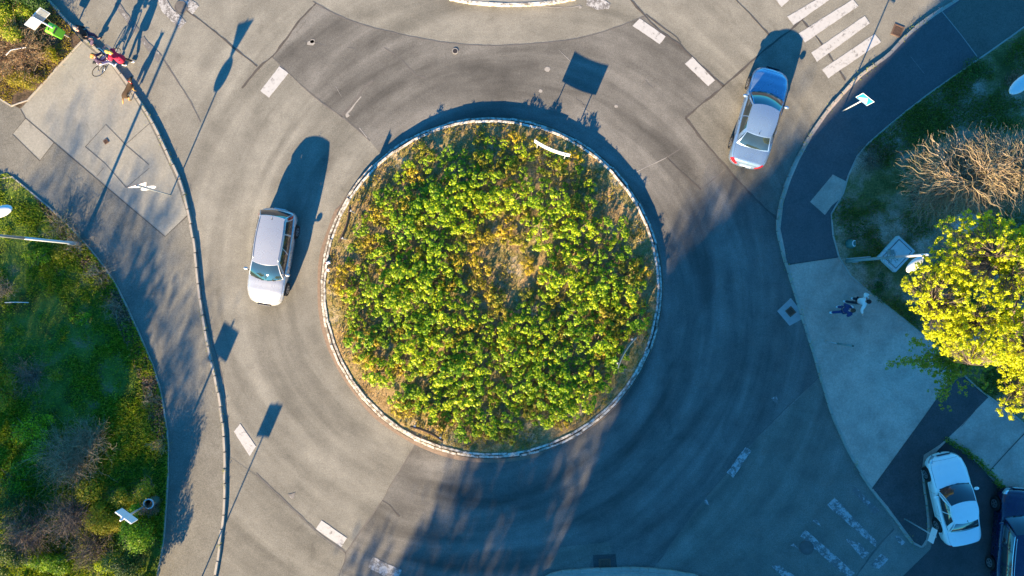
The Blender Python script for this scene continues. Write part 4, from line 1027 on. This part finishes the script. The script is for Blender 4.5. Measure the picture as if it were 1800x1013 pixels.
def make_car(label, cat, px, py, head, L, W, Hc, paint, kind='sedan', group=None, lights='red', z0=.0, glass='glass', chrome=False, roof_bars=False, rearlight=(.90, .985), k=(.0, .0), hood=.93):
    ang = math.atan2(-head[1], head[0]); t = thing(cat.replace(' ', '_'), label, 'car', P(px, py, z0), ang, group)
    hl = L/2; wr_ = .31; xf, xr = hl-.86, -hl+.92+(.06 if kind == 'sedan' else 0)
    wag = kind == 'wagon'
    cowl = hl-1.28 if not wag else hl-1.12
    rf = cowl-.72; rb = (-hl+.12) if wag else (-hl+.74); rr = (-hl+.42) if wag else (-hl+1.30)
    belt = .93
    top = [(-hl, .55), (-hl+.04, .80 if not wag else .75), (-hl+.14, .95 if not wag else .92), (-hl+.75, .99 if not wag else .96), (0, .96), (cowl, .98), (cowl+.4, .93), (hl-.42, .83), (hl-.16, .72), (hl-.04, .60), (hl, .48)]
    def body(x, s):          # s from -1 (right sill) over the top to 1 (left sill)
        tt = min(.9999, abs(x)/hl); fr = x > 0
        n_, m_ = (11, 2.3) if fr else (16, 2.6)
        w_ = W/2*(1-(.07 if fr else .05)*tt**2.2)*(1-tt**n_)**(1/m_)
        zt = interp(x, top); a = abs(s); zb = .24+.10*tt**8
        for xw in (xf, xr):
            dx = x-xw
            if abs(dx) < wr_+.06: zb = max(zb, math.sqrt((wr_+.06)**2-dx*dx)+.28)
        prof = [(0, 0, 0), (.30, .005, 0), (.52, .018, 0), (.70, .045, 0), (.82, .10, 0)]
        if a < .5:
            q = a/.5; yy = interp(q, [(0, 0), (.35, .36), (.65, .68), (.85, .87), (1, .965)]); zz = zt-interp(q, [(0, 0), (.35, .010), (.65, .035), (.85, .075), (1, .135)])
        else:
            q = (a-.5)/.5; zhi = zt-.135; yy = .965+.045*math.sin(min(1, q*1.3)*math.pi)*1.0-(.05*q*q); zz = zhi+(min(zb, zhi-.01)-zhi)*q
            yy = min(yy, 1.0)
        return Vector((x, math.copysign(w_*yy, s), max(zz, .0)))
    ts = sorted(set([-hl+.0001, -hl+.01, -hl+.03, -hl+.06, -hl+.1]+[-hl+.15+i*(L-.30)/62 for i in range(63)]+[hl-.1, hl-.06, hl-.03, hl-.01, hl-.0001]))
    ss = [-1+i/18 for i in range(37)]; mb = MB(); vs = [body(x, s) for x in ts for s in ss]; kk = len(ss)
    mb.add(vs, [(i*kk+j, (i+1)*kk+j, (i+1)*kk+j+1, i*kk+j+1) for i in range(len(ts)-1) for j in range(kk-1)])
    bd = mb.build('body', paint, t, True)
    MB().box((0, 0, .33), (L-.5, W-.40, .26)).build('underbody', M['black'], t)
    wbF, wrF = W/2*.90, W/2*.68; wbR, wrR = W/2*(.88 if wag else .84), W/2*(.66 if wag else .63); zr = Hc
    crown = .045
    def front(u_, v_):
        b = Vector((cowl-.20*u_*u_, wbF*u_, belt+.02*(1-abs(u_)))); q = Vector((rf-.10*u_*u_, wrF*u_, zr-crown*u_*u_-.015)); p = b.lerp(q, v_); n = Vector((.8, 0, .6)); return p+n*.045*math.sin(math.pi*max(0, min(1, v_)))
    def rear(u_, v_):
        b = Vector((rb+.10*u_*u_, wbR*u_, belt+.03)); q = Vector((rr+.06*u_*u_, wrR*u_, zr-crown*u_*u_-.015-(.02 if wag else .05))); p = b.lerp(q, v_); n = Vector((-.8, 0, .6)); return p+n*.035*math.sin(math.pi*max(0, min(1, v_)))
    def side_(sg):
        def f(u_, v_):
            cb, ct = front(1, 0), front(1, 1); rb_, rt_ = rear(1, 0), rear(1, 1)
            b = cb.lerp(rb_, u_); b.y += .055*math.sin(math.pi*max(0, min(1, u_))); b.z += 0.0
            q = ct.lerp(rt_, u_); q.y += .045*math.sin(math.pi*max(0, min(1, u_))); q.z += .010*math.sin(math.pi*max(0, min(1, u_)))
            p = b.lerp(q, v_); p.y += .028*math.sin(math.pi*max(0, min(1, v_))); p.y *= sg; return p
        return f
    def roof(u_, v_):       # u 0 front .. 1 rear, v -1..1
        L_ = side_(1)(u_, 1); fr = front(v_, 1); re = rear(v_, 1); x = fr.x+(re.x-fr.x)*u_; y = L_.y*v_
        z = L_.z+(crown)*(1-v_*v_)+.035*math.sin(math.pi*u_)*(1-v_*v_*.6)
        return Vector((x, y, z))
    cb = MB(); patch(cb, front, -1, 1, 0, 1, 16, 8); patch(cb, rear, -1, 1, 0, 1, 16, 8)
    for sg in (-1, 1): patch(cb, side_(sg), 0, 1, 0, 1, 20, 8)
    cb.build('pillars', paint, t, True)
    rfm = MB(); patch(rfm, roof, 0, 1, -1, 1, 20, 16, .004); rfm.build('roof', paint, t, True)
    ws = MB(); patch(ws, front, -.95, .95, .04, .975, 16, 8, .006); wsh = ws.build('windscreen', M[glass], t, True)
    rw = MB(); patch(rw, rear, -.93, .93, .08, .94, 14, 6, .006); rw.build('rear_window', M[glass], t, True)
    spl = [(.07, .36), (.385, .66), (.69, .93)] if wag else [(.075, .46), (.49, .86)]
    for sg in (-1, 1):
        for a, b in spl:
            m_ = MB(); patch(m_, side_(sg), a, b, .10, .90, 8, 6, .006); m_.build('side_window', M[glass], t, True)
        m_ = MB(); patch(m_, side_(sg), .03, .95, .015, .06, 24, 1, .007); m_.build('window_trim', M['chrome' if chrome else 'trim'], t, True)
        if chrome: m_ = MB(); patch(m_, side_(sg), .03, .95, .93, .965, 24, 1, .007); m_.build('window_trim', M['chrome'], t, True)
        # lights and details follow the body skin
        m_ = MB(); patch(m_, body, hl-.30, hl-.05, sg*.40, sg*.60, 6, 6, .005); m_.build('headlight', M['clear_lamp'], t, True)
        m_ = MB()
        if wag: patch(m_, side_(sg), .955, 1.0, .0, .75, 4, 6, .010); patch(m_, body, -hl+.10, -hl+.02, sg*.42, sg*.66, 4, 5, .006)
        else: patch(m_, body, -hl+.20, -hl+.03, sg*.42, sg*.66, 5, 5, .006)
        m_.build('taillight', M['red_glass'], t, True)
        for xh in (.28, -.62):
            MB().box((xh+.1, sg*(W/2*.985), .80), (.16, .03, .025)).build('door_handle', paint, t)
        mr = MB().ball((cowl-.42, sg*(W/2+.075), .985), (.075, .12, .075), 10, 7); mo = mr.build('mirror', paint, t, True)
        MB().box((cowl-.38, sg*(W/2-.015), .94), (.05, .11, .03)).build('mirror_foot', M['trim'], mo)
        lm = MB()
        for xd in (cowl-.35, cowl-1.40 if not wag else cowl-1.45, -hl+1.25): patch(lm, body, xd, xd+.010, sg*.53, sg*.96, 1, 10, .0025)
        patch(lm, body, cowl-.9, -hl+1.2, sg*.55, sg*.558, 12, 1, .0025)
        lm.build('door_gap', M['trim'], t)
        for xw in (xf, xr):
            wl = MB().tube([(xw, sg*(W/2-.20), wr_), (xw, sg*(W/2-.015), wr_)], [wr_-.0, wr_-.0], 28); wo = wl.build('tyre', M['black'], t); bevel(wo, .02)
            rm = MB().tube([(xw, sg*(W/2-.06), wr_), (xw, sg*(W/2-.008), wr_)], [wr_*.60, wr_*.62], 20).build('rim', M['rim'], wo)
            hb = MB()
            for q in range(5):
                a = q*2*math.pi/5; hb.box((xw+wr_*.36*math.cos(a), sg*(W/2-.004), wr_+wr_*.36*math.sin(a)), (wr_*.22, .01, wr_*.16), m=Matrix.Rotation(-a, 3, 'Y'))
            hb.build('rim_openings', M['black'], wo)
    hg = MB(); y0 = .455
    patch(hg, body, cowl-.05, hl-.22, y0, y0+.006, 16, 1, .002); patch(hg, body, cowl-.05, hl-.22, -y0-.006, -y0, 16, 1, .002); patch(hg, body, hl-.228, hl-.22, -y0, y0, 1, 24, .002)
    hg.build('bonnet_gap', M['trim'], t)
    if not wag:
        tg = MB(); patch(tg, body, -hl+.06, -hl+.068, -.42, .42, 1, 20, .002); patch(tg, body, -hl+.06, rb+.05, .43, .436, 10, 1, .002); patch(tg, body, -hl+.06, rb+.05, -.436, -.43, 10, 1, .002); tg.build('boot_gap', M['trim'], t)
    cw = MB(); patch(cw, front, -.88, .88, -.045, .045, 16, 1, .008); cw.build('cowl', M['trim'], t)
    for s_ in (-1, 1):
        wp = MB().tube([front(.1+s_*.35, .035)+Vector((.02, 0, .02)), front(.1+s_*.35+.18, .06)+Vector((.02, 0, .025)), front(-.25+s_*.35, .05)+Vector((.02, 0, .025))], .009, 4); wp.build('wiper', M['trim'], t)
    pr = roof(.93, 0); MB().tube([pr, pr+Vector((-.10, 0, .10))], .008, 5).build('antenna', M['trim'], t); MB().ball(pr+Vector((0, 0, .005)), (.04, .02, .012), 8, 4).build('antenna_foot', M['trim'], t)
    if roof_bars:
        for sg in (-1, 1): MB().tube([roof(.06+.88*i/10, sg*.93)+Vector((0, 0, .02)) for i in range(11)], .014, 6).build('roof_rail', M['chrome' if chrome else 'rim'], t, True)
    for xs, s_ in ((hl-.012, 1), (-hl+.012, -1)):
        MB().box((xs, 0, .52 if s_ > 0 else .62), (.02, .50, .11)).build('number_plate', M['sign_white'], t)
    MB().box((hl-.03, 0, .62), (.03, .62, .07)).build('grille', M['trim'], t)
    bp = MB(); patch(bp, body, hl-.055, hl-.045, -.9, .9, 1, 30, .002); patch(bp, body, -hl+.13, -hl+.14, .5, .8, 1, 10, .002); patch(bp, body, -hl+.13, -hl+.14, -.8, -.5, 1, 10, .002); bp.build('bumper_gap', M['trim'], t)
    return t
make_car('silver estate car driving down left of the island', 'estate car', 486.5, 453, (-28, 167.5), 4.45, 1.74, 1.43, car_paint('silver paint', (0.50, 0.51, 0.52), .45, .26), 'wagon', roof_bars=True)
make_car('blue grey saloon car driving up at the upper right', 'saloon car', 1326, 212, (49, -170), 4.66, 1.76, 1.43, car_paint('blue grey paint', (0.19, 0.30, 0.45), .4, .24), 'sedan')
make_car('white saloon car parked beside the kerb at the lower right', 'saloon car', 1660, 870.5, (-34, -156), 4.22, 1.70, 1.42, car_paint('white paint', (0.90, 0.89, 0.86), 0.0, .3), 'sedan', z0=.005)
make_car('dark blue estate car parked at the lower right corner', 'estate car', 1769, 937, (7, -85), 4.5, 1.82, 1.48, car_paint('dark blue paint', (0.004, 0.008, 0.045), .1, .25), 'wagon', z0=.005, chrome=True, roof_bars=True)

# ================================================================== PEOPLE, DOG, BICYCLE
def skin_obj(name, verts, edges, radii, mat, parent, sub=2, root=0):
    me = bpy.data.meshes.new(name); me.from_pydata(verts, edges, []); me.update()
    o = bpy.data.objects.new(name, me); COL.objects.link(o); o.parent = parent; me.materials.append(mat)
    sk_ = o.modifiers.new('Skin', 'SKIN'); sk_.use_smooth_shade = True
    if not me.skin_vertices: me.attributes
    sv = me.skin_vertices[0].data
    for i, r in enumerate(radii): sv[i].radius = r if hasattr(r, '__len__') else (r, r); sv[i].use_root = (i == root)
    sb = o.modifiers.new('Subdivision', 'SUBSURF'); sb.levels = sub; sb.render_levels = sub
    return o
def person(label, px, py, z0, face, hgt, legs, arms, top, bottom, hair, shoes=None, lean=(0, 0), long_hair=False, bald=False, hip_z=None, sleeve=1.0, extra=None):
    """legs / arms: per side (knee, ankle) / (elbow, wrist) in local metres of a 1.75 m body; +y is forward"""
    t = thing('person', label, 'person', P(px, py, z0), face); s = hgt/1.75; S_ = lambda p: (p[0]*s, p[1]*s, p[2]*s)
    hz = hip_z if hip_z else .93; dz = hz-.93; lx, ly = lean
    pel = (0, 0, hz); sp = (lx*.35, ly*.35, 1.12+dz); ch = (lx*.75, ly*.75, 1.34+dz); nk = (lx, ly, 1.49+dz); hb = (lx*1.1, ly*1.12+.02, 1.56+dz); hc = (lx*1.15, ly*1.15+.03, 1.64+dz); ht = (lx*1.2, ly*1.2+.02, 1.71+dz)
    V = [pel, sp, ch, nk, hb, hc, ht]; E = [(0,1),(1,2),(2,3),(3,4),(4,5),(5,6)]; Rr = [(.13,.10),(.12,.09),(.15,.10),(.055,.055),(.065,.07),(.085,.10),(.06,.07)]
    shirtV, shirtE, shirtR = [(0, 0, hz-.06), sp, ch, (lx*.97, ly*.97, 1.46+dz)], [(0,1),(1,2),(2,3)], [(.17,.14),(.16,.13),(.20,.14),(.10,.09)]
    trV, trE, trR = [(0, 0, hz+.07)], [], [(.15,.12)]
    feet = []; sh = []
    for sd, (kn, an) in zip((-1, 1), legs):
        i = len(V); hp = (sd*.09, 0, hz-.06); V += [hp, kn, an, (an[0]+sd*.01, an[1]+.13, an[2]-.045)]; E += [(0,i),(i,i+1),(i+1,i+2),(i+2,i+3)]; Rr += [(.085,.09),(.055,.06),(.038,.04),(.035,.028)]
        j = len(trV); trV += [hp, kn, (an[0], an[1], an[2]+.02)]; trE += [(0,j),(j,j+1),(j+1,j+2)]; trR += [(.10,.105),(.072,.075),(.06,.06)]
        sh.append((Vector(S_((an[0], an[1]-.05, an[2]-.05))), Vector(S_((an[0]+sd*.015, an[1]+.17, an[2]-.055)))))
    for sd, (el, wr) in zip((-1, 1), arms):
        i = len(V); shd = (lx*.8+sd*.18, ly*.8, 1.41+dz); V += [shd, el, wr]; E += [(2,i),(i,i+1),(i+1,i+2)]; Rr += [.055, .042, .028]
        j = len(shirtV); w2 = tuple(el[q]+(wr[q]-el[q])*.93*sleeve for q in range(3)); shirtV += [shd, el]+([w2] if sleeve > .3 else []); shirtE += [(2,j),(j,j+1)]+([(j+1,j+2)] if sleeve > .3 else []); shirtR += [.09, .07]+([.052] if sleeve > .3 else [])
        dv = (Vector(wr)-Vector(el)).normalized(); sidev = dv.cross(Vector((0, 0, 1))); sidev = sidev.normalized() if sidev.length > .1 else Vector((1, 0, 0)); nn_ = dv.cross(sidev)
        pm = Vector(wr)+dv*.06; k0 = len(V); V.append(tuple(pm)); E.append((i+2, k0)); Rr.append((.036, .018))
        for q, (o_, ln) in enumerate(((-.030, .062), (-.011, .072), (.010, .068), (.029, .052))):
            a_ = pm+sidev*o_+dv*.035; b_ = a_+dv*ln*.5+nn_*.008; c_ = b_+dv*ln*.4+nn_*.022
            kq = len(V); V += [tuple(a_), tuple(b_), tuple(c_)]; E += [(k0, kq), (kq, kq+1), (kq+1, kq+2)]; Rr += [.0095, .0085, .007]
        kq = len(V); a_ = Vector(wr)+dv*.03-sidev*.042; V += [tuple(a_), tuple(a_+dv*.035-sidev*.014+nn_*.01)]; E += [(k0, kq), (kq, kq+1)]; Rr += [.011, .009]
    skin_obj('body', [S_(v) for v in V], E, [(r[0]*s, r[1]*s) if hasattr(r, '__len__') else r*s for r in Rr], M['skin'], t)
    skin_obj('top', [S_(v) for v in shirtV], shirtE, [(r[0]*s, r[1]*s) if hasattr(r, '__len__') else r*s for r in shirtR], top, t)
    skin_obj('trousers', [S_(v) for v in trV], trE, [(r[0]*s, r[1]*s) for r in trR], bottom, t)
    for a, b in sh:
        MB().tube([a, a.lerp(b, .5)+Vector((0, 0, .012)), b], [.045*s, .05*s, .035*s], 8).build('shoe', shoes or M['trim'], t, True)
    H_ = Vector(S_(hc)); fc = MB().ball(H_+Vector((0, .105*s, -.01*s)), (.013*s, .02*s, .02*s), 6, 5); fc.build('nose', M['skin'], t, True)
    for sd in (-1, 1):
        MB().ball(H_+Vector((sd*.032*s, .092*s, .02*s)), .011*s, 6, 4).build('eye', M['trim'], t, True); MB().ball(H_+Vector((sd*.085*s, .0, 0)), (.012*s, .022*s, .032*s), 6, 4).build('ear', M['skin'], t, True)
    MB().ball(H_+Vector((0, .088*s, -.052*s)), (.026*s, .012*s, .008*s), 6, 4).build('mouth', M['skin'], t, True)
    if not bald:
        hm = MB().ball(H_+Vector((0, -.018*s, .03*s)), (.102*s, .115*s, .105*s), 14, 9)
        if long_hair: hm.tube([H_+Vector((0, -.08*s, .04*s)), H_+Vector((0, -.14*s, -.02*s)), H_+Vector((0, -.15*s, -.18*s))], [.07*s, .075*s, .03*s], 8)
        hm.build('hair', hair, t, True)
    return t
cl = lambda n, c, v=.15: plain(n, c, .85, 0, v, 14)
C_ = dict(black=cl('black cloth', (.008,.008,.010)), red=cl('crimson cloth', (.50,.01,.05)), navy=cl('navy cloth', (.012,.03,.12)), white=cl('white cloth', (.72,.74,.72)), purple=cl('plum cloth', (.05,.03,.07)), jeans=cl('pale jeans', (.42,.46,.55)), dark=cl('dark trousers', (.02,.022,.035)))
HR = dict(gold=cl('golden hair', (.62,.36,.08), .3), ginger=cl('ginger hair', (.45,.19,.05), .3), brown=cl('brown hair', (.06,.035,.02), .3), dark=cl('dark hair', (.02,.012,.012), .3), none=None)
WALK = (((-.10, .16, .50), (-.10, .10, .09)), ((.10, .04, .50), (.10, -.26, .13)))
STAND = (((-.10, .02, .50), (-.11, .0, .09)), ((.10, .03, .50), (.12, -.02, .09)))
HANG = (((-.25, -.05, 1.15), (-.27, .05, .92)), ((.25, -.02, 1.15), (.27, .12, .93)))
person('bald person in black jacket walking on the kerb near the lime bin', 172, 74, .12, R(-70), 1.78, WALK, (((-.26, -.02, 1.16), (-.24, .16, .98)), ((.26, -.05, 1.16), (.24, .12, .96))), C_['black'], C_['purple'], None, M['trim'], bald=True)
person('fair haired person in a long crimson coat facing the cyclist', 226, 112, .0, R(80), 1.68, WALK, (((-.24, .10, 1.18), (-.18, .34, 1.10)), ((.24, .06, 1.17), (.22, .30, 1.05))), C_['red'], C_['black'], HR['gold'], M['sign_white'], lean=(0, .02), long_hair=True)
# coat skirt of the crimson coat
pp = [o for o in COL.objects if o.type == 'EMPTY' and o.get('label', '').startswith('fair haired')][0]
MB().lathe([(.215, .62), (.19, .80), (.16, 1.0), (.001, 1.02)], m=16).build('coat_skirt', C_['red'], pp, True)
person('ginger haired person in plum top sitting on the bicycle', 193, 120, .12, R(-44), 1.5, (((-.11, .36, .80), (-.12, .26, .40)), ((.11, .30, .62), (.14, .30, .14))), (((-.22, .22, 1.12), (-.20, .50, 1.02)), ((.22, .22, 1.12), (.20, .50, 1.02))), C_['purple'], C_['jeans'], HR['ginger'], M['sign_white'], lean=(0, .14), long_hair=True, hip_z=.97)
person('brown haired person in navy with a white shoulder bag walking on the right pavement', 1468, 544, .12, R(-80), 1.72, WALK, HANG, C_['navy'], C_['navy'], HR['brown'], M['sign_white'])
pp = [o for o in COL.objects if o.type == 'EMPTY' and o.get('label', '').startswith('brown haired person in navy')][0]
MB().tube(smooth_path([Vector((-.20, .05, 1.42)), Vector((-.12, .17, 1.34)), Vector((0, .19, 1.18)), Vector((.12, .17, 1.05))], .05), .032, 6).build('scarf', C_['white'], pp, True)
person('dark haired person in white jumper and dark trousers walking on the right pavement', 1493, 528, .12, R(-100), 1.70, WALK, (((-.34, .05, 1.22), (-.30, .30, 1.16)), ((.42, .02, 1.24), (.58, .16, 1.10))), C_['white'], C_['dark'], HR['dark'], M['sign_white'], lean=(.02, .04))
# bicycle
t = thing('bicycle', 'dark framed bicycle ridden on the pavement edge at the upper left', 'bicycle', P(195, 114, .125), math.atan2(29.6, 27.6))
for xw in (-.53, .53):
    w_ = MB()
    K = 28; ring_ = [(xw+.32*math.cos(2*math.pi*k/K), 0, .34+.32*math.sin(2*math.pi*k/K)) for k in range(K+1)]
    wo = w_.tube(ring_, .018, 6, False).build('wheel', M['black'], t, True)
    sp = MB().tube([(xw, -.04, .34), (xw, .04, .34)], .022, 8)
    for k in range(14): a = 2*math.pi*k/14; sp.tube([(xw, .02*(-1)**k, .34), (xw+.305*math.cos(a), 0, .34+.305*math.sin(a))], .0035, 3)
    sp.build('spokes', M['rim'], wo)
    rg = [(xw+.30*math.cos(2*math.pi*k/K), 0, .34+.30*math.sin(2*math.pi*k/K)) for k in range(K+1)]; MB().tube(rg, .010, 5, False).build('rim', M['rim'], wo, True)
fr = MB(); bb_ = (-.08, 0, .32); st = (-.22, 0, .84); hd = (.36, 0, .88)
for a, b in ((bb_, st), (bb_, hd), (st, hd), (bb_, (-.53, 0, .34)), ((-.2, 0, .78), (-.53, 0, .34))): fr.tube([a, b], .018, 6)
fr.build('frame', M['trim'], t, True)
MB().tube([(.34, 0, 1.0), (.40, 0, .74), (.47, 0, .55), (.53, 0, .34)], .017, 6).build('fork', M['rim'], t, True)
MB().tube([(.26, -.28, 1.06), (.36, -.2, 1.06), (.36, 0, 1.02), (.36, .2, 1.06), (.26, .28, 1.06)], .014, 6).build('handlebar', M['chrome'], t, True)
MB().ball((-.25, 0, .93), (.14, .085, .04), 10, 6).tube([(-.22, 0, .8), (-.24, 0, .92)], .014, 6).build('saddle', M['trim'], t, True)
MB().tube([(-.08, -.14, .32), (-.08, .14, .32)], .012, 5).box((0.0, .14, .24), (.10, .06, .02)).box((-.16, -.14, .40), (.10, .06, .02)).build('pedals', M['iron'], t)
b_ = MB()
for k in range(9): b_.tube([(.44+.03*k, -.13, .80), (.44+.03*k, -.15, .98)], .005, 3); b_.tube([(.44+.03*k, .13, .80), (.44+.03*k, .15, .98)], .005, 3); b_.tube([(.44+.03*k, -.13, .80), (.44+.03*k, .13, .80)], .005, 3)
for z in (.80, .89, .98): b_.tube([(.43, -.14, z), (.69, -.14, z), (.69, .14, z), (.43, .14, z), (.43, -.14, z)], .006, 4)
b_.build('basket', M['rim'], t)
# dog
t = thing('dog', 'black and tan dog standing at the kerb behind the group of people', 'dog', P(234, 164, .12), math.atan2(32, 19))
tm = NT('dog coat'); sx = tm.n('ShaderNodeSeparateXYZ'); tm.l(tm.obj(), sx.inputs[0]); f_ = tm.rng(tm.math('ADD', sx.outputs[2], tm.math('MULTIPLY', tm.noise(7, 3), .16)), 0.44, .56, 0, 1)
tm.col(tm.mix(f_, (.40, .22, .07), (.05, .028, .012))); tm.set(Roughness=.85); tm.bump(tm.noise(45, 2), .6, .02)
V = [(-.28,0,.50),(-.10,0,.49),(.10,0,.47),(.26,0,.48),(.38,0,.58),(.46,0,.68),(.55,0,.70),(.66,0,.66),(-.38,0,.48),(-.50,0,.38),(-.60,0,.28),(-.66,0,.24)]
E = [(0,1),(1,2),(2,3),(3,4),(4,5),(5,6),(6,7),(0,8),(8,9),(9,10),(10,11)]; Rr = [(.10,.11),(.095,.10),(.115,.135),(.10,.12),(.075,.08),(.07,.075),(.068,.065),(.03,.028),(.045,.045),(.03,.03),(.032,.035),(.02,.02)]
for sd in (-1, 1):
    k = len(V); V += [(-.30, sd*.09, .42), (-.22, sd*.10, .30), (-.37, sd*.10, .17), (-.34, sd*.10, .04), (-.28, sd*.10, .03)]; E += [(0, k)]+[(k+i, k+i+1) for i in range(4)]; Rr += [.075, .05, .028, .024, .022]
    k = len(V); dx = .05*sd; V += [(.22, sd*.09, .40), (.19+dx, sd*.09, .22), (.21+dx, sd*.09, .04), (.26+dx, sd*.09, .03)]; E += [(3, k)]+[(k+i, k+i+1) for i in range(3)]; Rr += [.055, .034, .022, .022]
skin_obj('body', V, E, Rr, tm.m, t)
for sd in (-1, 1): MB().add([(.44, sd*.03, .73), (.50, sd*.085, .73), (.45, sd*.075, .84), (.43, sd*.06, .74)], [(0,1,2),(1,3,2),(3,0,2),(0,3,1)]).build('ear', C_['black'], t)
MB().ball((.72, 0, .665), (.02, .022, .016), 6, 4).build('nose', M['black'], t)
for sd in (-1, 1): MB().ball((.575, sd*.045, .74), .011, 6, 4).build('eye', M['black'], t)
MB().tube([(.36+.085*math.cos(a)*.3, .085*math.sin(a), .60+.085*math.cos(a)) for a in [2*math.pi*k/14 for k in range(15)]], .014, 5, False).build('collar', M['sign_red'], t)
